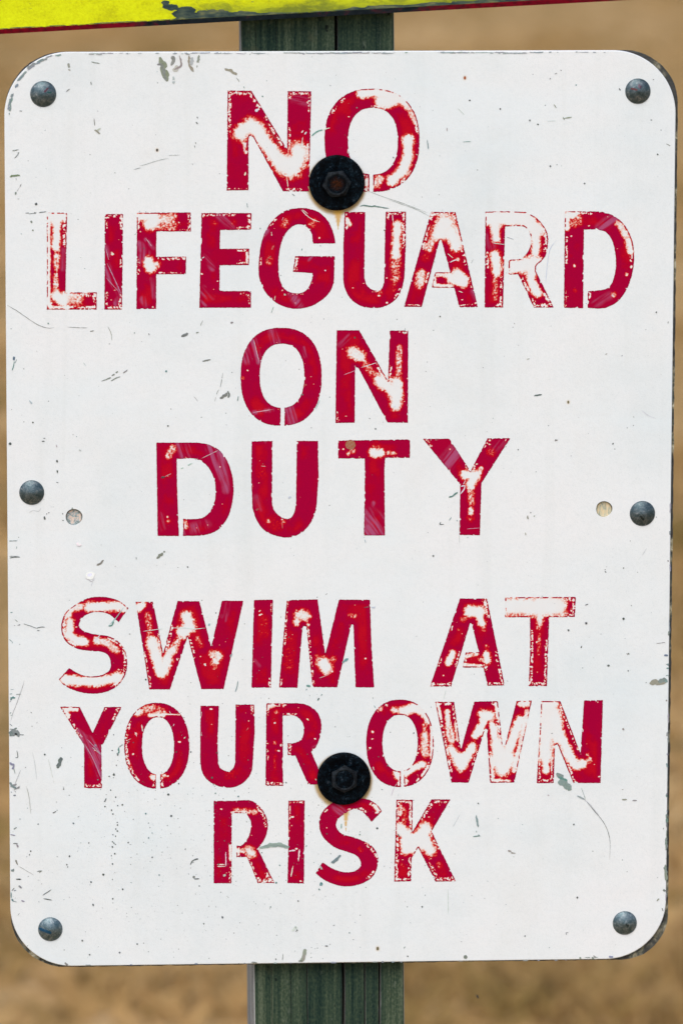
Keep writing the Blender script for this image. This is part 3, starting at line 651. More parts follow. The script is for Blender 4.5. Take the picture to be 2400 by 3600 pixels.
def strokefield(X, Y, strokes, view, seed, jag=.45):
    ox, oy, k = VW[view]; W = np.zeros_like(X)
    nz = fb(X, Y, 26, seed, 4) - .5
    for pts, r, st in strokes:
        q = [(ox + x * k, oy + y * k) for x, y in pts]; r = r * k
        best = np.full(X.shape, 1e9)
        for a, b in zip(q, q[1:] or q[:1]):
            dx, dy = b[0] - a[0], b[1] - a[1]; L = dx * dx + dy * dy
            t = np.clip(((X - a[0]) * dx + (Y - a[1]) * dy) / L, 0, 1) if L else 0
            best = np.minimum(best, np.hypot(X - a[0] - t * dx, Y - a[1] - t * dy))
        best = best + nz * r * jag * 2
        W = 1 - (1 - W) * (1 - st * sst(r * 1.58, r * .36, best))
    return W
LY = -.0001
def letters():
    for li, (word, ch, view, shape, wear, edge, scuff) in enumerate(LET):
        ox, oy, k = VW[view]
        P = ringpts(shape) if isinstance(shape, tuple) else outline(shape)
        P = [(ox + p[0] * k, oy + p[1] * k) for p in P]
        a = np.array(P); x0, y0 = a.min(0) - 6; x1, y1 = a.max(0) + 6
        step = 2.0
        gx, gy = np.arange(x0, x1, step), np.arange(y0, y1, step)
        X, Y = np.meshgrid(gx, gy)
        d = sdf(X, Y, P); sd_ = 100 + li * 3
        n4, n7, n12 = vn(X, Y, 3.6, 11), vn(X, Y, 6.5, 12), fb(X, Y, 12, 13, 3)
        f = d + (n4 - .5) * 1.6 - 4.5 * sst(.80, .95, n7)
        W = strokefield(X, Y, wear, view, sd_, .26)
        Ew = strokefield(X, Y, edge, view, sd_ + 1, .3) if edge else 0 * X
        Ew = np.clip(Ew + .22 * sst(.62, .78, vn(X, Y, 55, sd_ % 200)), 0, 1.2)
        nf = .6 * vn(X, Y, 3.4, 15) + .4 * vn(X, Y, 6.5, 16)
        ink = 1 - W
        ink = np.clip(ink + (nf - .5) * 4.6 * W * (1 - W), 0, 1)
        # a blotchy worn band just inside the printed edge
        band = np.exp(-((d - 8) / 6.5) ** 2)
        wide = sst(26, 10, d) * Ew
        ns = np.clip((nf - .5) * 2.1 + .5, 0, 1)
        rw = sst(.30, .52, np.maximum(band, .62 * wide) * np.minimum(Ew, 1) * (.02 + .95 * ns))
        ink = ink * (1 - rw)
        # the thick bead of ink along the outline survives, broken into dashes
        dash = sst(.44, .52, vn(X, Y, 9.5, 17) * .6 + vn(X, Y, 5, 18) * .4)
        ink = np.maximum(ink, dash * sst(4.6, 2.8, d) * .97)
        ink = np.clip(ink - .25 * sst(6, 24, d) * sst(.40, .72, fb(X, Y, 75, 31 + li % 5, 4)) * sst(.8, 1, ink), 0, 1)
        # flakes
        rs = np.random.RandomState(500 + li)
        for _ in range(8):
            i = rs.randint(len(gy)), rs.randint(len(gx)); r = 1.0 + 2.2 * rs.rand() ** 2
            el = 1 + rs.rand(); dd = np.hypot((X - gx[i[1]]) / el, Y - gy[i[0]]) + (n4 - .5) * 2
            ink = ink * (1 - sst(r + 1, r - .6, dd))
        sc = strokefield(X, Y, scuff, view, sd_ + 2, .3) if scuff else 0 * X
        if scuff:
            q = scuff[0][0]; dx, dy = (q[-1][0] - q[0][0], q[-1][1] - q[0][1]) if len(q) > 1 else (0, 1)
            L = math.hypot(dx, dy) or 1; dx /= L; dy /= L
            u, v = X * dx + Y * dy, -X * dy + Y * dx
            sc = sc * sst(.36, .70, fb(u / 16 + 40, v + 4000, 7, 19, 4)) * (.5 + .8 * fb(X, Y, 30, 29, 2))
        sc = np.clip(sc, 0, 1) * .95
        rim = sst(4.2, 1.0, d) * (.35 + .65 * n12) * sst(.5, .9, ink)
        PXx, PYy, faces, at_ = marched(X, Y, f, {'ink': ink, 'scuff': sc, 'rim': rim})
        wx, wz = at_np(PXx, PYy, LY)
        c = Vector((float(wx.mean()), LY, float(wz.min())))
        V = np.stack([wx - c.x, 0 * wx, wz - c.z], 1)
        faces = [f_[::-1] for f_ in faces]
        o = mesh_obj('letter', V, faces, RED, sign, c, attrs=at_)
        o['label'] = 'red stencilled letter %s of the word %s' % (ch, word)
letters()

# ------------------------------------------------------------------ chips and scratches
GR, DK, TL, PL, BR, WH, BL = (.17, .185, .15), (.035, .045, .04), (.07, .19, .17), (.46, .47, .45), (.27, .25, .20), (.80, .77, .72), (.06, .10, .16)
MV, MF, MC = [], [], []
MY = -.00016
rng = np.random.RandomState(21)
NMK = [0]
def addpoly(pts, col):
    i = len(MV); MYk = MY - 3e-6 * (NMK[0] % 50)
    for x, y in pts:
        p = at(x, y, MY); MV.append((p.x, MYk, p.z)); MC.append(col)
    MF.append(tuple(range(i, i + len(pts))))
def mark(view, pts, wd, col, gap=0.0):
    """a scratch: a strip of uneven width that tapers at both ends"""
    NMK[0] += 1
    ox, oy, k = VW[view]; q = [(ox + x * k, oy + y * k) for x, y in pts]; wd = max(wd * k, 1.1)
    sm = []
    if len(q) > 2:
        e = [q[0]] + q + [q[-1]]
        for i in range(1, len(e) - 2): sm += ss(e[i - 1], e[i], e[i + 1], e[i + 2], 8)
        sm.append(q[-1])
    else: sm = q
    seg = []
    for a, b in zip(sm, sm[1:]):
        L = math.hypot(b[0] - a[0], b[1] - a[1]); n = max(1, int(L / 2.2))
        for t in range(n): seg.append((a[0] + (b[0] - a[0]) * t / n, a[1] + (b[1] - a[1]) * t / n))
    seg.append(sm[-1]); n = len(seg); off = rng.rand() * 500
    col = tuple(c * (.85 + .3 * rng.rand()) for c in col)
    L = []
    for i, p in enumerate(seg):
        a, b = seg[max(i - 1, 0)], seg[min(i + 1, n - 1)]; dx, dy = b[0] - a[0], b[1] - a[1]; l = math.hypot(dx, dy) or 1
        t = i / max(n - 1, 1); tp = min(1, 4.5 * t + .25, 4.5 * (1 - t) + .25)
        h1 = wd * .5 * tp * (.45 + 1.1 * float(vn(i * 2.2 + off, 3, 6, 22))); h2 = wd * .5 * tp * (.45 + 1.1 * float(vn(i * 2.2 + off, 30, 6, 23)))
        on = float(vn(i * 2.2 + off, 60, 9, 24)) > gap
        L.append(((p[0] - dy / l * h1, p[1] + dx / l * h1), (p[0] + dy / l * h2, p[1] - dx / l * h2), on))
    for a, b in zip(L, L[1:]):
        if a[2] and b[2]: addpoly([a[0], b[0], b[1], a[1]], col)
def chip(view, cx, cy, rx, ry, rot, col, n=14, jag=.35):
    NMK[0] += 1
    ox, oy, k = VW[view]; cx, cy, rx, ry = ox + cx * k, oy + cy * k, rx * k, ry * k
    col = tuple(c * (.8 + .4 * rng.rand()) for c in col)
    ca, sa = math.cos(math.radians(rot)), math.sin(math.radians(rot)); P = []
    for i in range(n):
        a = 2 * math.pi * i / n; r = 1 - jag + 2 * jag * rng.rand()
        x, y = rx * r * math.cos(a), ry * r * math.sin(a); P.append((cx + x * ca - y * sa, cy + x * sa + y * ca))
    c = (cx, cy)
    for a, b in zip(P, P[1:] + P[:1]): addpoly([c, a, b], col)
# each: view, points, width, colour, gap
for a in [
 ('M1',[(735,262),(748,300),(768,374)],27,(.22,.22,.17)),('M1',[(740,290),(766,372)],14,(.22,.22,.17)),('M1',[(722,295),(740,296)],8,GR),('M1',[(785,265),(800,270),(785,300)],14,BR),('M1',[(815,300),(800,330)],24,PL,.2),
 ('M1',[(825,255),(832,300),(800,320)],8,BR,.2),('M1',[(868,255),(872,300),(890,330)],12,BR,.15),('M1',[(885,262),(880,300)],14,PL,.2),('M1',[(915,252),(905,310)],10,BR,.3),('M1',[(797,350),(798,385)],10,PL,.3),
 ('M1',[(420,284),(460,292)],4,GR),('M1',[(316,290),(317,312)],9,BR),('M1',[(314,320),(325,322)],6,BR),('M1',[(305,420),(322,408)],3,GR),('M1',[(418,375),(421,390)],4,GR),
 ('M1',[(1032,315),(1060,325),(1090,345)],14,BR,.35),('M1',[(1085,355),(1105,382)],3,GR,.5),
 ('M4',[(742,370),(748,430)],5,GR),('M4',[(745,465),(760,470),(790,495)],11,BR),('M4',[(765,465),(795,450)],12,PL),('M4',[(785,355),(792,385)],8,GR,.4),
 ('M4',[(98,628),(152,617)],6,GR),('M4',[(116,686),(140,660),(150,636)],6,GR),('M4',[(80,832),(110,822),(160,822)],13,(.13,.17,.09)),('M4',[(128,840),(130,858)],4,GR),
 ('M4',[(170,888),(160,910)],6,GR),('M4',[(160,910),(135,948)],2,GR),('M4',[(127,950),(124,974)],11,GR),('M4',[(138,1006),(158,1006)],3,GR),('M4',[(155,313),(178,314)],5,DK),
 ('M4',[(1055,776),(1110,760)],3,GR),('M4',[(1100,746),(1160,731),(1240,705),(1330,685)],3,GR,.2),('M4',[(1325,664),(1420,660)],2,GR),('M4',[(200,1118),(290,1112)],4,DK,.3),('M4',[(310,1113),(368,1106)],4,DK),
 ('M4',[(1550,360),(1558,372)],8,DK),('M4',[(1543,400),(1558,415)],8,DK),('M4',[(1538,560),(1544,572)],5,DK),('M4',[(1532,585),(1536,602)],5,DK),('M4',[(520,166),(552,140)],3,GR),('M4',[(715,85),(722,108)],4,GR),
 ('M5',[(775,203),(792,226)],4,GR,.2),('M5',[(832,280),(840,298)],6,BR),('M5',[(838,288),(885,281)],6,BR),('M5',[(780,18),(796,12)],4,GR),('M5',[(750,50),(757,42)],6,GR),('M5',[(122,346),(123,368)],4,BR),
 ('M5',[(218,434),(270,430)],3,TL,.3),('M5',[(2,420),(8,478)],5,TL),('M5',[(1175,105),(1184,118)],8,DK,.3),('M5',[(1366,299),(1378,299)],5,DK),('M5',[(1463,445),(1488,458)],4,GR),('M5',[(188,228),(228,268)],2,PL),('M5',[(735,306),(790,304)],2,PL),
 ('M5',[(1380,52),(1390,52)],5,DK),('B2',[(492,40),(497,78)],4,TL),('B2',[(735,988),(715,1048)],4,TL),('B2',[(1000,452),(992,472)],8,TL),
 ('B3',[(220,66),(260,58),(330,68),(350,62),(400,72),(490,86)],10,(.10,.16,.14),.15),('B3',[(480,2),(600,45),(700,80),(780,115),(862,160)],2,GR),('B3',[(1240,590),(1260,555)],2,GR),
 ('B1',[(0,135),(75,130)],4,DK,.25),('B1',[(100,126),(165,115)],4,DK),('B1',[(2,165),(35,220)],18,GR,.35),('B1',[(38,280),(48,292)],16,GR),('B1',[(975,328),(990,316)],3,TL),
 ('B4',[(216,290),(270,308)],2,BL),('B4',[(598,315),(550,380),(530,480),(515,640)],2,(.35,.45,.60)),
 ('N1',[(52,45),(120,85),(200,140),(270,183),(330,202),(375,199)],3,GR),('N1',[(465,195),(540,199),(605,201)],3,GR,.2),('N1',[(622,226),(648,220)],5,GR),('N1',[(745,192),(765,235),(773,288)],3,GR,.2),
 ('N1',[(1380,186),(1398,150)],3,GR),('N1',[(1250,262),(1275,250),(1298,240)],15,(.14,.15,.12)),('N1',[(1325,240),(1370,230)],8,GR,.5),('N1',[(1395,430),(1420,425),(1452,418)],9,GR,.2),('N1',[(1515,688),(1545,668),(1568,650)],18,(.14,.15,.12)),
 ('N1',[(1480,710),(1495,650),(1520,600),(1536,510)],3,GR,.35),('N1',[(1335,672),(1366,708)],2,GR),('N1',[(700,568),(760,545),(830,490),(880,490)],8,GR,.55),('N1',[(765,566),(800,548),(830,537)],6,GR),('N1',[(770,530),(810,510)],8,GR,.6),('N1',[(830,525),(885,490),(940,462)],6,GR,.55),
 ('N1',[(99,398),(98,425)],14,BL),('N1',[(100,430),(96,460),(85,495)],5,TL),('N1',[(105,445),(118,418)],3,TL),('N1',[(290,983),(310,983)],6,DK),('N1',[(300,962),(315,962)],4,DK),('N1',[(395,1110),(397,1128)],11,DK),('N1',[(575,440),(592,462)],3,PL),('N1',[(1026,238),(1029,252)],5,DK),
 ('N1',[(205,700),(222,725)],10,PL),('N1',[(390,1005),(393,1025)],8,PL),('N1',[(545,1040),(560,1050)],8,PL),
 ('N2',[(526,45),(528,66)],14,DK),('N2',[(525,138),(532,165)],14,DK),('N2',[(518,250),(540,250)],6,DK),('N2',[(412,562),(415,592)],18,DK),('N2',[(428,545),(436,535)],6,DK),('N2',[(445,530),(458,528)],8,DK),('N2',[(472,472),(474,480)],8,DK),('N2',[(493,470),(493,480)],7,DK),
 ('N2',[(578,532),(579,545)],10,DK),('N2',[(575,600),(588,598)],12,DK),('N2',[(268,530),(310,508),(355,516),(380,485)],3,PL),('N2',[(84,789),(163,786)],6,(.05,.1,.1)),('N2',[(88,930),(175,928)],4,DK,.2),('N2',[(92,945),(140,938),(190,938)],7,DK,.4),
 ('N2',[(152,862),(158,838)],4,TL),('N2',[(890,1012),(925,995),(955,962)],14,GR),('N2',[(1253,935),(1254,960)],6,DK),('N2',[(1440,950),(1470,920),(1500,900)],24,GR,.1),('N2',[(1505,895),(1518,882)],14,GR),('N2',[(660,500),(672,482)],8,GR),
 ('N3',[(160,445),(195,438)],9,TL),('N3',[(358,612),(450,640),(550,678)],9,DK),('N3',[(550,678),(630,660),(680,662)],9,DK),('N3',[(560,712),(600,713)],9,DK),('N3',[(215,635),(235,638)],8,DK),('N3',[(268,635),(310,622)],10,DK),('N3',[(225,545),(285,592)],7,GR,.5),('N3',[(140,845),(180,875),(196,905)],7,TL),
 ('N3',[(370,1465),(330,1600),(240,1850),(200,1950),(165,2080)],3,GR,.15),('N3',[(145,1668),(190,1662)],9,TL),('N3',[(155,1725),(235,1722)],30,TL,.1),('N3',[(158,1755),(185,1745)],18,TL),('N3',[(152,1960),(172,1940)],12,TL),('N3',[(160,1988),(195,1986)],6,TL),('N3',[(160,1598),(215,1598)],4,TL,.2),
 ('N3',[(145,2195),(240,2195)],8,GR,.3),('N3',[(150,2240),(230,2260),(300,2255)],95,(.16,.20,.19)),('N3',[(150,2230),(180,2300)],60,(.12,.18,.19)),('N3',[(300,2278),(365,2280)],8,DK,.4),('N3',[(465,1940),(485,1952)],12,DK),('N3',[(556,2110),(563,2085)],8,DK),('N3',[(475,2155),(498,2147)],6,DK),('N3',[(285,2150),(295,2155)],10,DK),
 ('N4',[(400,390),(415,345),(425,318)],24,(.10,.13,.11)),('N4',[(68,355),(95,375),(85,400)],16,(.2,.26,.3)),('N4',[(108,320),(125,315),(118,270)],4,DK),('N4',[(70,490),(90,520),(115,535)],14,(.17,.20,.20)),('N4',[(95,545),(140,515)],4,GR,.3),('N4',[(100,515),(145,405)],2,GR),('N4',[(255,470),(240,350),(222,275)],2,PL),
 ('N4',[(183,518),(200,580),(215,708)],2.5,GR),('N4',[(330,310),(375,500)],2,PL,.3),('N4',[(365,702),(390,688)],5,DK),('N4',[(720,626),(735,600)],6,DK),('N4',[(502,768),(512,778)],9,BL),('N4',[(820,248),(815,265),(822,280),(817,295)],6,TL,.15),('N4',[(822,250),(850,230)],2,GR),
 ('N4',[(110,1025),(125,1060)],10,GR),('N4',[(78,1095),(100,1100)],22,(.17,.20,.19)),('N4',[(112,1158),(150,1158)],8,DK),('N4',[(130,1068),(235,1130)],2,GR,.2),('N4',[(1312,1060),(1330,1030),(1368,1020)],7,(.10,.12,.10)),('N4',[(1312,1055),(1340,1022),(1370,1015)],3,DK),('N4',[(1328,1145),(1345,1140)],14,GR,.1),('N4',[(1338,1156),(1375,1156)],6,DK),('N4',[(1297,1120),(1303,1124)],12,DK),
 ('N4',[(258,1105),(290,1100)],5,DK,.3),('N4',[(1275,948),(1280,956)],6,DK),('N4',[(535,730),(548,724)],4,DK),('N4',[(92,912),(125,913)],6,GR),
 ('N5',[(270,35),(292,20)],5,GR),('N5',[(295,192),(355,152)],4,DK,.15),('N5',[(300,213),(360,224)],6,DK),('N5',[(125,330),(138,312)],2,GR),('N5',[(447,655),(470,672)],16,GR),('N5',[(83,215),(92,232)],12,TL,.3),('N5',[(78,170),(80,210)],6,TL,.2),
 ('N6',[(730,462),(722,500),(700,550)],24,(.30,.29,.26)),('N6',[(725,500),(718,545)],18,(.32,.30,.27)),('N6',[(578,495),(573,540)],4,GR),('N6',[(866,442),(886,442)],11,DK),('N6',[(360,555),(400,556)],8,GR,.2),('N6',[(640,340),(665,310),(670,330)],14,(.66,.67,.68)),('N6',[(1408,460),(1418,446)],4,GR),('N6',[(1530,172),(1540,172)],12,DK),
 ('N6',[(830,20),(850,10)],18,TL,.35),('N6',[(822,55),(850,38)],12,TL,.4),('N6',[(920,303),(935,297)],4,DK),('N6',[(683,545),(715,548)],8,GR),
 ('N7',[(272,118),(274,255)],1.5,PL),('N7',[(362,485),(375,500)],16,GR),('N7',[(1060,488),(1075,505)],10,GR,.2),('N7',[(1072,485),(1088,495)],5,GR),('N7',[(1020,496),(1100,494)],3,GR,.3),('N7',[(1158,492),(1182,492)],9,(.2,.25,.35)),('N7',[(995,497),(1006,499)],9,GR),('N7',[(1422,185),(1435,170)],5,BR),('N7',[(925,370),(922,360),(935,357)],3,GR),
 ('N7',[(983,160),(986,170)],9,DK),('N7',[(128,216),(134,216)],10,DK),('N7',[(400,153),(406,153)],9,DK),('N7',[(636,98),(642,95)],6,DK),('N7',[(1455,125),(1472,127)],12,GR),('N7',[(1450,222),(1456,240)],4,GR),
 ('X1',[(345,475),(342,490),(350,502)],9,BR),('X1',[(390,484),(402,476)],7,BR),('X1',[(326,610),(328,632)],7,BR,.2),('X1',[(948,905),(958,898)],5,DK),('X1',[(950,915),(962,925)],7,DK),('X1',[(962,882),(988,862)],5,DK,.3),('X1',[(1150,672),(1150,680)],10,DK),('X1',[(1443,835),(1452,830)],14,GR),
 ('X1',[(1245,790),(1278,735)],2,PL),('X2',[(540,671),(595,660)],9,(.05,.08,.09)),('X2',[(682,980),(706,972)],5,BR),('X2',[(1030,385),(1045,378)],4,GR),('X2',[(490,420),(510,412)],6,PL),('X2',[(1464,155),(1462,172)],5,GR),('X2',[(1413,519),(1416,526)],5,DK),('X2',[(655,188),(658,191)],8,DK),
 ('X2',[(912,932),(916,926)],6,DK),('X2',[(402,166),(410,176)],5,GR),('X2',[(1222,812),(1230,818)],5,GR),('X2',[(1280,768),(1330,806),(1380,826)],2,(.66,.68,.68)),
 ('X3',[(485,243),(520,230)],12,DK,.1),('X3',[(440,712),(450,692)],9,DK),('X3',[(965,768),(970,788)],16,DK),('X3',[(942,770),(955,792)],7,GR),('X3',[(1355,798),(1400,796)],18,(.1,.18,.22)),('X3',[(1375,897),(1410,890)],8,TL),('X3',[(1380,937),(1410,935)],16,TL),('X3',[(1375,1020),(1400,1015)],6,TL),
 ('X3',[(1195,1105),(1290,1092),(1395,1078)],52,(.25,.25,.18)),('X3',[(1290,1085),(1390,1070)],46,(.20,.24,.22),.1),('X3',[(1370,1060),(1395,1090)],34,(.16,.24,.28)),('X3',[(1150,1098),(1165,1095)],10,GR,.2),('X3',[(1268,665),(1395,650)],6,GR,.45),('X3',[(1375,1288),(1390,1295)],20,GR),('X3',[(890,1490),(918,1488)],18,BR,.35),('X3',[(895,1605),(918,1615)],16,BR,.35),('X3',[(112,1658),(132,1653)],6,DK),
 ('X4',[(695,330),(740,370),(790,440)],30,(.16,.26,.24),.15),('X4',[(705,390),(745,400),(795,445)],34,(.18,.25,.23),.1),('X4',[(700,350),(770,380)],16,TL,.3),('X4',[(740,400),(790,445)],30,(.18,.24,.22)),('X4',[(835,485),(890,510)],9,(.3,.35,.38),.1),('X4',[(860,415),(895,510)],2.5,TL,.25),
 ('X4',[(890,510),(960,595),(1010,655),(1045,720),(1062,790),(1064,860)],3.2,(.07,.09,.08)),('X4',[(880,505),(940,560),(1000,640)],2.5,PL),('X4',[(1064,855),(1060,925)],2,PL,.3),
 ('X4',[(143,618),(156,700)],13,(.16,.24,.24),.3),('X4',[(142,725),(145,738)],5,TL),('X4',[(120,765),(172,762)],5,TL,.15),('X4',[(155,752),(168,762)],6,TL),('X4',[(360,862),(385,868)],10,BR),('X4',[(380,878),(415,881)],8,BR),('X4',[(395,905),(405,905)],5,PL),
 ('X4',[(1148,440),(1155,465)],13,BR,.3),('X4',[(1145,511),(1180,512)],9,BR),('X4',[(1217,520),(1248,517)],9,BR,.2),('X4',[(1428,710),(1448,712)],14,GR,.3),('X4',[(1150,20),(1158,30)],14,BR,.3),('X4',[(633,480),(645,483)],9,PL),('X4',[(588,14),(592,22)],5,DK),
 ('X4',[(1455,260),(1458,290)],14,(.2,.26,.3)),('X4',[(1452,475),(1454,495)],12,(.15,.22,.25)),('X4',[(1454,640),(1456,670)],14,(.12,.17,.18)),
 ('X4',[(1452,770),(1449,860)],14,(.16,.2,.2)),('X4',[(1444,960),(1448,1030),(1450,1070)],20,(.20,.23,.19)),('X4',[(1432,980),(1448,985)],14,(.20,.23,.21)),
 ('A',[(775,447),(810,418),(850,404)],8,(.12,.3,.25)),('A',[(850,404),(900,390)],6,WH),('A',[(330,910),(334,940)],4,TL),('A',[(640,845),(658,860)],5,DK),('A',[(1115,926),(1200,932),(1300,942)],6,(.10,.18,.15),.2),('A',[(1140,815),(1250,860),(1400,910),(1568,975)],1.5,GR),('A',[(1135,815),(1170,832)],6,WH),
 ('A',[(310,555),(325,490)],7,WH,.2),('A',[(702,520),(715,455)],5,WH),('A',[(605,740),(612,800)],4,WH),('A',[(704,425),(716,408)],9,WH),('A',[(728,437),(740,418)],8,WH),('A',[(385,275),(410,262)],16,WH,.2),('A',[(315,720),(320,695)],9,WH),('A',[(555,520),(460,355)],2.5,DK,.3),('A',[(432,170),(442,176)],12,TL),('A',[(308,105),(312,118)],5,TL),
 ('A',[(750,203),(770,206)],6,WH),('A',[(1490,572),(1505,578)],3,WH),('B2',[(990,97),(1040,150),(1090,185),(1160,210)],6,WH),('B2',[(1000,95),(1050,135)],5,WH,.1),('B2',[(825,165),(815,195)],4,WH),('B2',[(750,890),(745,930)],4,WH),('B2',[(80,545),(100,530)],6,WH),('B2',[(715,295),(722,360)],5,WH,.4),
 ('B2',[(718,465),(742,425)],14,(.48,.01,.01)),('B2',[(665,565),(715,522)],10,(.48,.01,.01)),('B2',[(835,868),(845,885)],16,PL),('B2',[(1205,650),(1215,660)],14,WH),
 ('B3',[(518,140),(530,240)],7,WH),('B3',[(1025,500),(1075,540)],5,WH),('B3',[(1125,845),(1162,858)],7,WH),('B3',[(120,230),(145,235)],20,WH),('B3',[(1045,580),(1120,550)],8,WH,.2),('B4',[(110,335),(200,347)],4,WH),('B1',[(760,495),(788,508)],12,WH),('B1',[(1080,360),(1135,435)],5,(.62,.35,.45)),
 ('B1',[(715,455),(740,560)],4,(.62,.35,.45)),('B1',[(725,590),(855,870)],5,(.60,.33,.43),.1),('B1',[(715,720),(830,850)],3,(.60,.33,.43),.1),
 ('C',[(915,443),(1000,410)],3,(.75,.4,.45)),('C',[(1050,385),(1170,348)],4,WH,.1),('C',[(200,740),(355,716)],6,(.60,.33,.43)),('C',[(205,160),(250,350)],6,(.60,.33,.43)),('C',[(595,535),(622,518)],12,(.42,.0,.01)),('C',[(1395,72),(1390,125)],3,TL),('C',[(690,715),(735,625)],4,(.3,.5,.5),.3),('C',[(78,650),(86,610)],6,TL),
 ('C',[(1302,695),(1320,690)],10,WH),('C',[(0,570),(12,600),(5,625)],16,GR,.2),('C',[(0,38),(45,30)],14,GR,.4),
 ('D1',[(468,250),(600,185)],4,(.75,.45,.5)),('D1',[(175,395),(228,370)],3,(.75,.45,.5)),('D1',[(150,400),(180,395)],16,(.06,.01,.03)),('D1',[(938,310),(970,312)],3,WH),('D1',[(895,658),(918,640)],12,(.4,.0,.01)),('D1',[(1102,750),(1104,800)],2.5,(.75,.35,.35)),('D1',[(1150,565),(1172,550)],12,(.62,.63,.6)),('D1',[(285,342),(400,285)],7,(.35,.5,.45),.5),
 ('D2',[(978,556),(1010,545),(1048,515)],11,(.05,.18,.14)),('D2',[(905,770),(915,750)],5,DK),('D2',[(905,770),(940,768)],6,DK),('D2',[(980,738),(998,714)],4,TL),('D2',[(1038,735),(1048,745)],5,TL),('D2',[(1058,740),(1062,940)],1.5,(.4,.5,.55)),('D2',[(310,865),(325,915)],6,(.5,.6,.62),.3),('D2',[(1150,350),(1170,345)],6,WH),('D2',[(1070,470),(1100,465),(1098,490),(1070,530)],8,WH),('D2',[(1110,420),(1092,455)],4,WH),('D2',[(1120,805),(1220,797)],3,(.7,.3,.4)),
 ('E1',[(555,165),(500,240),(440,305)],6,(.35,.55,.48)),('E1',[(440,305),(465,300),(480,270)],9,(.05,.2,.16)),('E1',[(705,347),(790,335),(860,325)],4,WH),('E1',[(920,322),(1000,320),(1100,328),(1180,322)],4,WH,.1),('E1',[(332,425),(380,370)],6,WH,.2),('E1',[(1172,595),(1185,612)],10,WH),('E1',[(1400,830),(1420,780),(1430,725)],5,TL,.45),('E1',[(595,367),(610,368)],4,DK),('E1',[(1205,290),(1215,300)],26,(.30,.45,.46)),
 ('E1',[(1372,528),(1382,535)],28,(.28,.30,.36)),
 ('E2',[(1078,850),(1110,815),(1140,800)],24,(.12,.35,.33),.15),('E2',[(680,1095),(725,1105)],20,(.08,.28,.22),.25),('E2',[(675,1150),(685,1130)],7,TL),('E2',[(805,1250),(822,1235)],9,DK),('E2',[(840,1212),(855,1190)],5,TL),('E2',[(1005,148),(1010,155)],12,TL),('E2',[(825,1015),(930,975)],4,WH),('E2',[(890,98),(912,80)],4,GR),('E2',[(1395,235),(1450,240)],22,(.58,.62,.60),.2),('E2',[(288,488),(300,483)],7,WH),('E2',[(1310,238),(1375,228)],8,(.15,0,.02),.3),
 ('E3',[(1515,570),(1525,550)],9,DK),('E3',[(300,235),(304,230)],7,DK),('E3',[(68,145),(72,152)],8,DK),('E3',[(258,1040),(280,950)],2,(.5,.6,.6)),
 ('F1',[(68,880),(90,830),(108,760)],34,(.11,.15,.12)),('F1',[(740,718),(750,690),(742,655)],12,TL,.2),('F1',[(745,648),(790,615)],3,GR),('F1',[(590,1250),(605,1238)],9,DK),('F1',[(455,650),(550,730)],6,(.45,.4,.45)),('F1',[(370,610),(470,790),(555,1000)],6,(.60,.33,.43)),('F1',[(400,560),(550,720)],5,(.62,.30,.42)),('F1',[(480,620),(505,635)],20,(.28,.2,.28)),('F1',[(925,480),(945,530)],7,WH),('F1',[(1000,400),(1010,475)],8,WH,.1),('F1',[(1465,555),(1480,535)],7,WH),('F1',[(1348,415),(1358,390)],6,WH),('F1',[(845,570),(880,555)],4,WH),('F1',[(1305,250),(1318,282)],7,(.6,.6,.58)),('F1',[(905,590),(910,602)],46,(.03,.015,.05)),
 ('F2',[(1190,110),(1208,90)],12,(.04,.14,.12)),('F2',[(1225,62),(1234,52)],5,TL),('F2',[(1205,710),(1200,740)],8,(.3,.55,.5)),('F2',[(1172,830),(1180,845)],14,(.5,.6,.55)),('F2',[(540,385),(558,362)],3,(.8,.35,.35)),('F2',[(798,325),(804,308)],8,WH),('F2',[(1090,278),(1112,292)],8,WH),
 ('F3',[(352,985),(375,920),(405,870)],4,(.55,.6,.6),.1),('F3',[(185,720),(193,752)],8,WH),('F3',[(195,155),(205,180)],6,(.1,.25,.28)),('F3',[(170,38),(172,48)],6,TL),('F3',[(182,80),(184,98)],4,TL),('F3',[(258,925),(275,930)],7,TL,.2),
 ('G',[(350,332),(400,318),(450,312),(520,330)],22,(.27,.33,.30),.1),('G',[(365,325),(430,315),(525,325)],12,(.22,.30,.27)),('G',[(765,415),(795,402),(820,372)],15,(.14,.22,.19),.1),('G',[(825,190),(822,218)],6,(.15,.35,.35)),('G',[(700,435),(712,455)],16,(.35,.42,.40),.1),('G',[(705,535),(712,580)],16,(.12,.30,.27),.45),('G',[(140,488),(155,492)],14,(.45,.52,.48)),('G',[(92,72),(100,75)],11,(.05,.01,.03)),('G',[(170,202),(176,206)],9,(.1,0,.02)),
 ('G',[(335,338),(355,340)],6,WH),('G',[(520,350),(560,345)],8,WH),('G',[(575,410),(582,340)],7,WH,.1),('G',[(532,500),(545,435)],5,WH),('G',[(155,355),(156,440)],5,WH),('G',[(105,428),(150,428)],5,WH,.15),('G',[(105,439),(152,438)],5,WH,.15),('G',[(1155,150),(1150,165)],12,WH),('G',[(1148,250),(1165,270)],5,DK),('G',[(618,326),(624,315)],6,TL),('G',[(1470,210),(1510,140)],1.5,PL),
]: mark(*a)
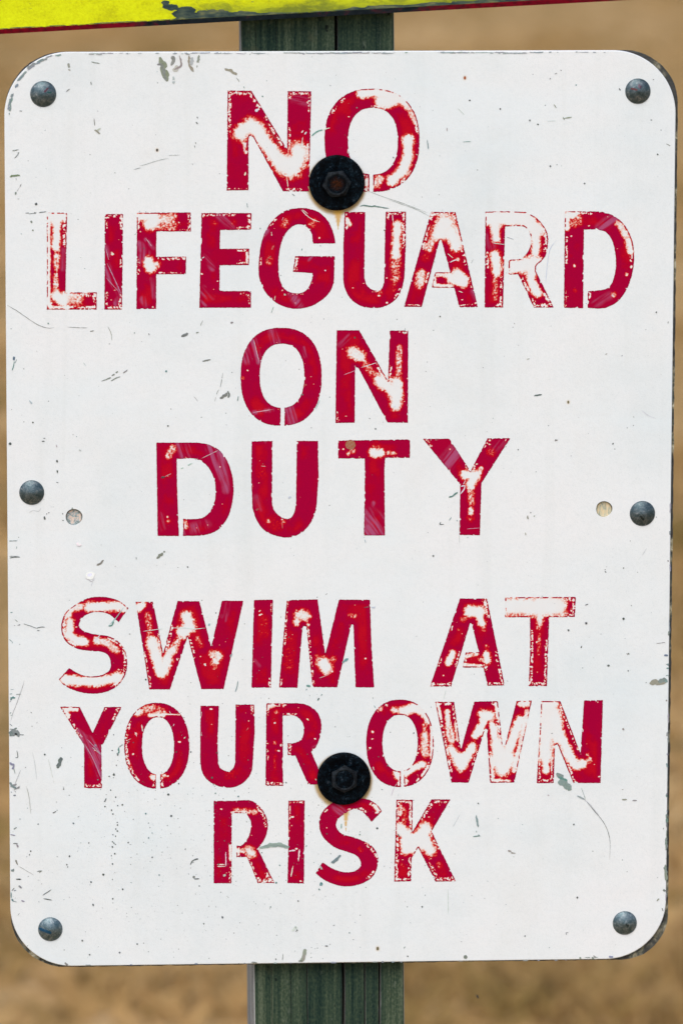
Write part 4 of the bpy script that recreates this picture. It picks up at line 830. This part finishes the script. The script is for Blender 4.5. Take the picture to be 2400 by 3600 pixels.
# scraped paint along the rim of the panel
for i in range(150):
    side = rng.choice(['top', 'left', 'right', 'bot', 'tl'], p=[.46, .15, .20, .12, .07]); g = (.17, .20, .20) if rng.rand() < .6 else (.25, .28, .30)
    if side == 'top':
        x = 250 + 1800 * rng.rand(); y = 188 - (x - 260) * .0032 + rng.rand() ** 2 * 4; L = 15 + 150 * rng.rand() ** 2; mark('Z', [(x, y), (x + L, y - L * .0032 + rng.randn() * 1.2)], 1.6 + 2.2 * rng.rand(), (.30, .34, .36), .42)
    elif side == 'left':
        y = [2480, 2590, 2760, 2900, 2960, 3060, 3150][rng.randint(7)] + rng.randn() * 26; x = 26 + (y - 1500) * .0075 + abs(rng.randn()) * 14; L = 3 + 22 * rng.rand() ** 2; a_ = rng.randn() * .5; mark('Z', [(x, y), (x + L * math.cos(a_), y + L * math.sin(a_))], 2 + 7 * rng.rand() ** 3, g, .1)
    elif side == 'right':
        y = 1500 + 1700 * rng.rand() ** .6; x = 2360 - (y - 1500) * .0115 - 4 * rng.rand(); mark('Z', [(x, y), (x + rng.randn(), y + 5 + 40 * rng.rand() ** 2)], 2 + 4 * rng.rand(), g, .2)
    elif side == 'bot':
        x = 300 + 1800 * rng.rand(); y = 3393 - (x - 300) * .0105; mark('Z', [(x, y), (x + 5 + 20 * rng.rand(), y - .2)], 2 + 3 * rng.rand(), g, .2)
    else:
        a = math.radians(95 + 80 * rng.rand()); r = 207 - 6 * rng.rand(); x, y = 238 + r * math.cos(a), 395 - r * math.sin(a); L = 12 + 30 * rng.rand()
        mark('Z', [(x, y), (x - L * math.sin(a), y - L * math.cos(a))][::1], 3 + 5 * rng.rand(), (.20, .26, .27), .2)
# specks of dirt, most of them low on the left
for i in range(3200):
    if rng.rand() < .62: x, y = 700 + rng.randn() * 330, 2950 + rng.randn() * 260
    else: x, y = 60 + 2260 * rng.rand(), 230 + 3120 * rng.rand()
    if not (60 < x < 2320 and 220 < y < 3370): continue
    if x < 200 and y > 3250 or x > 2200 and y > 3250: continue
    r = .75 + 2.5 * rng.rand() ** 6; mark('Z', [(x - r * .6, y), (x + r * .6, y + rng.randn() * r)], 2 * r, DK if rng.rand() < .7 else TL)
for i in range(26):      # drops of paint in a loose column
    x, y = 400 + rng.randn() * 9, 2560 + 540 * rng.rand(); chip('Z', x, y, 1.6 + 1.6 * rng.rand(), 1.6 + 1.6 * rng.rand(), 0, DK, 8, .15)
for (x, y, r) in ((401, 2724, 4), (158, 2653, 3.5), (364, 3075, 4), (432, 3126, 3), (321, 3101, 3), (397, 3160, 3), (290, 3307, 3.2), (316, 3356, 3), (421, 3349, 3), (483, 3319, 3), (1650, 1990 - 1637, 3), (1757, 383, 3), (1861, 423, 3), (1889, 437, 3), (1933, 584, 3), (2053, 645, 3), (2310, 543, 3), (36, 1560, 5), (128, 717, 5), (117, 1485, 3), (591, 1497, 3), (1522, 1954, 3), (2190, 2175, 4), (2059, 2191, 4), (2137, 2340, 4)):
    chip('Z', x, y, r, r, 0, DK, 9, .2)
for a in (('N2', 728, 818, 24, 17, 10, (.86, .87, .87), 16, .15), ('N2', 735, 812, 12, 8, 10, (.9, .9, .9), 12, .15), ('N2', 832, 1105, 46, 34, -20, (.84, .86, .86), 18, .12), ('N2', 825, 1100, 22, 17, -20, (.92, .92, .92), 14, .12)): chip(*a)
for a in (('N2', [(705, 832), (735, 840), (748, 825)], 3, (.52, .54, .53)), ('N2', [(785, 1130), (815, 1145), (845, 1160), (878, 1130)], 4, (.50, .52, .52)), ('N2', [(855, 1165), (838, 1205)], 3, (.52, .54, .54))): mark(*a)  # grey arcs: shade under the pale bumps, put in as flat colour
# rust-brown disc where a sticker or washer sat on the T
chip('D2', 204, 142, 40, 38, 0, (.30, .075, .01), 26, .05)
for (x, y, r) in ((1137, 1200 - 37, 16),): pass
def markmat():
    n = NT('bared_metal'); a = n.n('Attribute', attribute_name='tone'); v = n.objc()
    m = n.noise(v, 900, 4, .7)
    n.l(n.mix(n.math('MULTIPLY', n.ramp(m, [(.35, (0, 0, 0)), (.7, (1, 1, 1))]), .35), a.outputs['Color'], (.42, .45, .42)), n.b.inputs['Base Color'])
    n.b.inputs['Roughness'].default_value = .6; n.b.inputs['Specular IOR Level'].default_value = .2; return n.mat
rt = ROOT[sign.name]
mo = mesh_obj('scratch_marks', [(x - rt.x, y - rt.y, z - rt.z) for x, y, z in MV], MF, markmat(), sign, rt, attrs={'tone': np.array(MC)})
tag(mo, 'grey-green chips, scratches and specks over the white paint', kind='stuff')

# ------------------------------------------------------------------ rivets and bolts
def lathe(prof, seg=48):
    """prof: [(r, y)] from the middle of the front outwards and back; axis along Y"""
    V, F = [(0, prof[0][1], 0)], []
    for r, y in prof[1:]:
        V += [(r * math.cos(2 * math.pi * k / seg), y, r * math.sin(2 * math.pi * k / seg)) for k in range(seg)]
    for k in range(seg): F.append((0, 1 + k, 1 + (k + 1) % seg))
    for j in range(len(prof) - 2):
        a, b = 1 + j * seg, 1 + (j + 1) * seg
        for k in range(seg): F.append((a + k, b + k, b + (k + 1) % seg, a + (k + 1) % seg))
    return V, F
def rivet_mat(name, seed, flecks=(), dark=1.0):
    n = NT(name); tc = n.n('TexCoord'); mp = n.n('Mapping'); mp.inputs['Location'].default_value = (seed * 3.1, seed, seed * 1.7)
    n.l(tc.outputs['Object'], mp.inputs[0]); v = mp.outputs[0]
    a = n.noise(v, 330, 5, .7, .6); b = n.noise(v, 1200, 4, .7); g = n.math('ADD', n.math('MULTIPLY', a, .65), n.math('MULTIPLY', b, .35))
    c = n.ramp(g, [(.34, tuple(x * dark for x in (.045, .085, .095))), (.48, tuple(x * dark for x in (.115, .165, .180))), (.60, tuple(x * dark for x in (.26, .30, .31))), (.72, (.58, .58, .56))])
    o = tc.outputs['Object']
    for p, q, r, col in flecks:
        d = n.math('ADD', n.segdist(o, p, q), n.math('MULTIPLY', n.math('SUBTRACT', b, .5), r * 1.6))
        c = n.mix(n.math('MULTIPLY', n.fall(d, r * .6, r * 1.3), .85), c, col)
    n.l(c, n.b.inputs['Base Color']); n.b.inputs['Metallic'].default_value = .75
    rr = n.n('MapRange'); n.l(a, rr.inputs[0]); rr.inputs[3].default_value = .30; rr.inputs[4].default_value = .62
    n.l(rr.outputs[0], n.b.inputs['Roughness']); n.bump(g, .5, .0005); return n.mat
RV, RF = lathe([(0, -.0034), (.0006, -.00335), (.0020, -.0031), (.0038, -.0026), (.0055, -.0019), (.0068, -.0012), (.0076, -.00065), (.0080, -.0003), (.0081, .0001)])
U = .00018
riv = [((153, 331), 1.01, [((.0009, .0018), (.0027, .0036), .0006, (.10, .012, .03)), ((.0030, .0012), (.0048, .0010), .0006, (.02, .10, .09))]),
       ((2241, 321), .99, [((-.0042, .0018), (-.0012, .0012), .0006, (.13, .03, .03)), ((.0010, .0022), (.0016, .0034), .0005, (.10, .03, .05)), ((.0002, .003), (.0006, .0042), .0006, (.13, .07, .09))]),
       ((112.6, 1732.4), .975, []), ((2257, 1806), 1.0, [((-.0014, -.0016), (.0003, -.0036), .0007, (.02, .03, .03))]),
       ((178, 3268), .965, [((-.0064, .0006), (-.0002, -.0016), .0011, (.003, .085, .20))]), ((2195, 3246), .965, [((.0008, -.0004), (.0016, -.0010), .0008, (.02, .035, .035))])]
rlab = ['dull zinc rivet with a red paint fleck', 'dull zinc rivet streaked with pale and red paint', 'dark zinc rivet with a speckled bright top', 'dark zinc rivet with a small dent', 'zinc rivet smeared with blue paint', 'plain zinc rivet with a small pit']
first = None
for i, ((px, py), sc, fl) in enumerate(riv):
    p = at(px, py, -.001)
    mt = rivet_mat('zinc_rivet', i + 1, fl, (.72, .62, .66, .60, .95, .85)[i])
    if first is None: o = first = mesh_obj('rivet', RV, RF, mt, sign, (p.x, -.00002, p.z), smooth=True)
    else:
        o = first.copy(); COL.objects.link(o); o.parent = sign; o.location = Vector((p.x, -.00002, p.z)) - ROOT[sign.name]
        o.data = first.data.copy(); o.data.materials[0] = mt
    o.scale = (sc, 1, sc); o['label'] = rlab[i]

def iron_mat(name, rust, seed, hexa=False):
    n = NT(name); tc = n.n('TexCoord'); mp = n.n('Mapping'); mp.inputs['Location'].default_value = (seed, seed * 2, seed * .7)
    n.l(tc.outputs['Object'], mp.inputs[0]); v = mp.outputs[0]
    a = n.noise(v, 260, 5, .7, .4); b = n.noise(v, 1400, 3, .7)
    c = n.ramp(n.math('ADD', n.math('MULTIPLY', a, .6), n.math('MULTIPLY', b, .4)), [(.44, (.0004, .0005, .0009)), (.53, (.0015, .004, .007)), (.60, (.007, .018, .026)), (.70, (.09, .075, .085))])
    if rust:
        d = n.segdist(tc.outputs['Object'], (0, 0), (0, 0.0001))
        c = n.mix(n.math('MULTIPLY', n.fall(n.math('ADD', d, n.math('MULTIPLY', a, .006)), .0035, .0085), .9), c, n.ramp(b, [(.40, (.004, .002, .001)), (.62, (.075, .020, .005))]))
    if hexa:        # highlight painted into the colour of the head's chamfer, broken by scuffs
        ge = n.n('NewGeometry'); sp = n.n('SeparateXYZ'); n.l(ge.outputs['Normal'], sp.inputs[0])
        up = n.math('MULTIPLY', n.math('ABSOLUTE', sp.outputs[1]), n.math('LESS_THAN', n.math('ABSOLUTE', sp.outputs[1]), .97))
        c = n.mix(n.math('MULTIPLY', n.math('GREATER_THAN', up, .35), n.ramp(a, [(.36, (.15, .15, .15)), (.60, (.9, .9, .9))])), c, (.020, .024, .027))
    n.l(c, n.b.inputs['Base Color']); n.b.inputs['Metallic'].default_value = .0; n.b.inputs['Roughness'].default_value = .42
    n.b.inputs['Specular IOR Level'].default_value = .045
    n.bump(n.math('ADD', a, b), .5, .0007); return n.mat
def hexhead(ap, h, rc, rot, seg=96):
    V = [(0, -h + .0004, 0)]; F = []
    rings = []
    def hexr(a):
        k = (a - rot) % (math.pi / 3) - math.pi / 6; return ap / math.cos(k)
    for name in ('dish', 'lip', 'cone', 'side'):
        st = len(V)
        for k in range(seg):
            a = 2 * math.pi * k / seg
            R_ = hexr(a)
            if name == 'dish': r, y = rc * .88, -h + .0004
            elif name == 'lip': r, y = rc, -h
            elif name == 'cone': r, y = R_, -h + (R_ - rc) * .75
            else: r, y = R_, .0003
            V.append((r * math.cos(a), y, r * math.sin(a)))
        rings.append(st)
    for k in range(seg): F.append((0, 1 + k, 1 + (k + 1) % seg))
    for a, b in zip(rings[:-1], rings[1:]):
        for k in range(seg): F.append((a + k, b + k, b + (k + 1) % seg, a + (k + 1) % seg))
    return V, F
for i, (p, rw, rot, rust) in enumerate(((B1, .0175, math.radians(6), True), (B2, .0171, math.radians(30), False))):
    wp = [(0, -.0016), (.0085, -.0016), (.0125, -.0020), (rw - .0011, -.0024), (rw - .0004, -.0021), (rw, -.0015), (rw, -.0007), (rw - .0003, -.0002)]
    V, F = lathe(wp, 72)
    c = at(1184 if i == 0 else 1208.5, 643 if i == 0 else 2738.5, -.002)
    hv, hf = hexhead(.0079, .0062, .0066, rot)
    hc = at(1184 if i == 0 else 1211, 648 if i == 0 else 2741, -.008)
    bolt = mesh_obj('bolt', hv, hf, iron_mat('black_iron', rust, 3 + i * 5, True), sign, (hc.x, -.0018, hc.z))
    bolt['label'] = 'black hexagonal bolt head with a rusty centre' if rust else 'black hexagonal bolt head'
    mesh_obj('washer', V, F, iron_mat('black_washer', False, 11 + i * 4), bolt, (c.x, 0.0, c.z), smooth=True)

# ------------------------------------------------------------------ the yellow board above
def yellow_mat():
    n = NT('yellow_paint'); v = n.objc(); a = n.noise(v, 60, 5, .7); b = n.noise(v, 700, 4, .7)
    c = n.ramp(n.math('ADD', n.math('MULTIPLY', a, .5), n.math('MULTIPLY', b, .5)), [(.36, (.50, .50, .002)), (.5, (.66, .69, .002)), (.64, (.74, .80, .004))])
    g = n.noise(n.objc((60, 60, 260)), 1, 5, .75); c = n.mix(n.math('MULTIPLY', n.ramp(g, [(.56, (0, 0, 0)), (.72, (1, 1, 1))]), .22), c, (.34, .36, .01))
    sp = n.n('SeparateXYZ'); n.l(v, sp.inputs[0])
    right = n.fall(sp.outputs[0], -.060, -.105); sm = n.noise(n.objc((55, 55, 170)), 1, 5, .7, .5)
    low = n.fall(n.math('ADD', sp.outputs[2], n.math('MULTIPLY', n.math('SUBTRACT', sm, .5), .030)), .000, .012)
    k = n.math('MULTIPLY', n.math('MULTIPLY', low, n.math('SUBTRACT', 1.0, n.fall(sp.outputs[0], -.10, -.06))), .75)
    c = n.mix(k, c, (.05, .085, .025))
    k2 = n.math('MULTIPLY', n.ramp(sm, [(.54, (0, 0, 0)), (.68, (1, 1, 1))]), n.math('MULTIPLY', n.math('SUBTRACT', 1.0, n.fall(sp.outputs[0], -.12, -.07)), .4))
    c = n.mix(k2, c, (.16, .20, .03))
    n.l(c, n.b.inputs['Base Color']); n.b.inputs['Roughness'].default_value = .5; n.b.inputs['Specular IOR Level'].default_value = .15
    n.bump(b, .4, .0005); return n.mat
def trim_mat():
    n = NT('chipped_edge_paint'); v = n.objc(); a = n.noise(v, 90, 4, .7); sp = n.n('SeparateXYZ'); n.l(v, sp.inputs[0])
    x = sp.outputs[0]
    # worn down to the dark wood along the middle stretch
    dist = n.math('ABSOLUTE', n.math('SUBTRACT', x, -.022))
    k = n.fall(n.math('ADD', dist, n.math('MULTIPLY', n.math('SUBTRACT', a, .5), .10)), .075, .115)
    red = n.ramp(n.noise(v, 260, 3, .6), [(.35, (.16, .003, .02)), (.6, (.36, .002, .03))])
    drk = n.ramp(a, [(.35, (.008, .016, .030)), (.55, (.018, .034, .052)), (.68, (.10, .03, .055)), (.78, (.25, .27, .30))])
    n.l(n.mix(k, red, drk), n.b.inputs['Base Color']); n.b.inputs['Roughness'].default_value = .7; n.b.inputs['Specular IOR Level'].default_value = .12
    n.bump(a, .5, .0006); return n.mat
YF, YE = -.0065, -.0030     # front face, start of the straight side
pa, pb = at(0, 103, YF), at(1400, 27, YF)
ang = math.atan2(pb.z - pa.z, pb.x - pa.x)
ca, sa = math.cos(ang), math.sin(ang)
c0 = at(1140, 41, YF)                     # a point on the lower edge of the yellow face, over the post
ysign = empty('yellow_sign', (c0.x, 0, c0.z), 'tilted yellow board with chipped red lower edge, above the white sign', 'sign')
ROOT[ysign.name] = Vector(ysign.location)
ysign.rotation_euler = (0, -ang, 0)
HW, HH, BV = .33, .42, .0033
def q(out, y): return [(x, y, z) for x, z in out]
def rr(i): return rrect(-HW, HW, -BV, HH, [.03] * 4, i, 10)
def local_obj(name, V, F, mat, parent, attrs=None, smooth=False):
    o = mesh_obj(name, V, F, mat, None, (0, 0, 0), smooth, attrs); o.parent = parent; o.location = (0, 0, 0); return o
fr = rr(BV); V = q(fr, YF); F = [tuple(range(len(fr)))]
local_obj('painted_face', V, F, yellow_mat(), ysign)
rings = [q(rr(BV), YF + .00002), q(rr(0), YE), q(rr(0), .0086)]
V = sum(rings, []); n_ = len(fr); F = []
for j in range(2):
    for k in range(n_): F.append((j * n_ + k, j * n_ + (k + 1) % n_, (j + 1) * n_ + (k + 1) % n_, (j + 1) * n_ + k))
F.append(tuple(reversed(range(2 * n_, 3 * n_))))
local_obj('edge_band', V, F, trim_mat(), ysign)
# dark grime and missing paint along the lower edge
def grime():
    step = 2.2
    gx, gy = np.arange(-300, 2500, step), np.arange(-260, 125, step)
    X, Y = np.meshgrid(gx, gy)
    edge = 103 - X * .0543                     # lower edge of the yellow, in photo pixels
    h = edge - Y                               # height above it
    n1, n2, n3 = fb(X / 3.2 + 900, Y + 900, 11, 70, 4), fb(X + 900, Y + 900, 42, 75, 3), fb(X / 6 + 900, Y + 900, 6, 78, 3)
    reach = 1.5 + 3.0 * n2 + 24 * sst(600, 680, X) * sst(1050, 660, X) + 8 * sst(1150, 1300, X)
    f = (reach * (.3 + 1.4 * n1) - h) * .25
    d = np.minimum.reduce([np.hypot((X - a) * .45, (Y - b) * 1.0) - r for a, b, r in ((640, 50, 9), (700, 62, 12), (580, 10, 3), (600, 25, 7), (655, 35, 9))])
    f = np.maximum(f, (6 - d - 16 * (n1 - .35)) * .18)
    f = np.maximum(f, (n3 * .6 + n1 * .4 - .80 + .06 * sst(500, 900, X)) * 8 * sst(120, 20, h))
    f = np.minimum(f, (h - .5))
    return marched(X, Y, f, {'a': n1})
gx, gy, gfc, gat = grime()
wx, wz = at_np(gx, gy, YF - .0001)
dx, dz = wx - c0.x, wz - c0.z
lx, lz = dx * ca + dz * sa, -dx * sa + dz * ca
gmn = NT('grime'); ga = gmn.n('Attribute', attribute_name='a')
gmn.l(gmn.ramp(ga.outputs['Fac'], [(.3, (.010, .030, .030)), (.55, (.05, .075, .05)), (.75, (.14, .15, .06))]), gmn.b.inputs['Base Color']); gmn.b.inputs['Roughness'].default_value = .8
o = local_obj('grime', np.stack([lx, 0 * lx + YF - .0001, lz], 1), [f[::-1] for f in gfc], gmn.mat, ysign, attrs={'a': gat['a']})
o['kind'] = 'stuff'

# ------------------------------------------------------------------ a small fly in the air below the sign
def fly():
    V, F = [], []
    def ell(cx, cy, cz, rx, ry, rz, rot=0):
        st = len(V); nu, nv = 12, 8
        for j in range(nv + 1):
            t = math.pi * j / nv
            for i in range(nu):
                u = 2 * math.pi * i / nu; x, y, z = rx * math.sin(t) * math.cos(u), ry * math.sin(t) * math.sin(u), rz * math.cos(t)
                V.append((cx + x * math.cos(rot) + z * math.sin(rot), cy + y, cz - x * math.sin(rot) + z * math.cos(rot)))
        for j in range(nv):
            for i in range(nu):
                a = st + j * nu + i; b = st + j * nu + (i + 1) % nu; F.append((a, b, b + nu, a + nu))
    ell(0, 0, 0, .0005, .0005, .0010, -.4); ell(-.0004, 0, .0010, .0004, .0004, .0004)
    for sx, ex, ez in ((-1, -.0022, .0014), (-1, -.0016, .0024), (1, .0003, .0024), (-1, -.0018, .0006), (1, .0012, -.0014), (1, .0010, .0010)):
        st = len(V); w_ = .00009
        V.extend([(0, -w_, .0003), (w_, w_, .0003), (-w_, w_, .0003), (ex, -w_ * .5, ez), (ex + w_ * .5, w_ * .5, ez), (ex - w_ * .5, w_ * .5, ez)])
        F.extend([(st, st + 1, st + 4, st + 3), (st + 1, st + 2, st + 5, st + 4), (st + 2, st, st + 3, st + 5)])
    return V, F
n = NT('black_chitin'); n.b.inputs['Base Color'].default_value = (.01, .01, .012, 1); n.b.inputs['Roughness'].default_value = .5
V, F = fly(); p = at(1678, 3505, 0)
tag(mesh_obj('fly', V, F, n.mat, loc=(p.x, 0, p.z), smooth=True), 'tiny dark fly in the air below the white sign', 'insect')
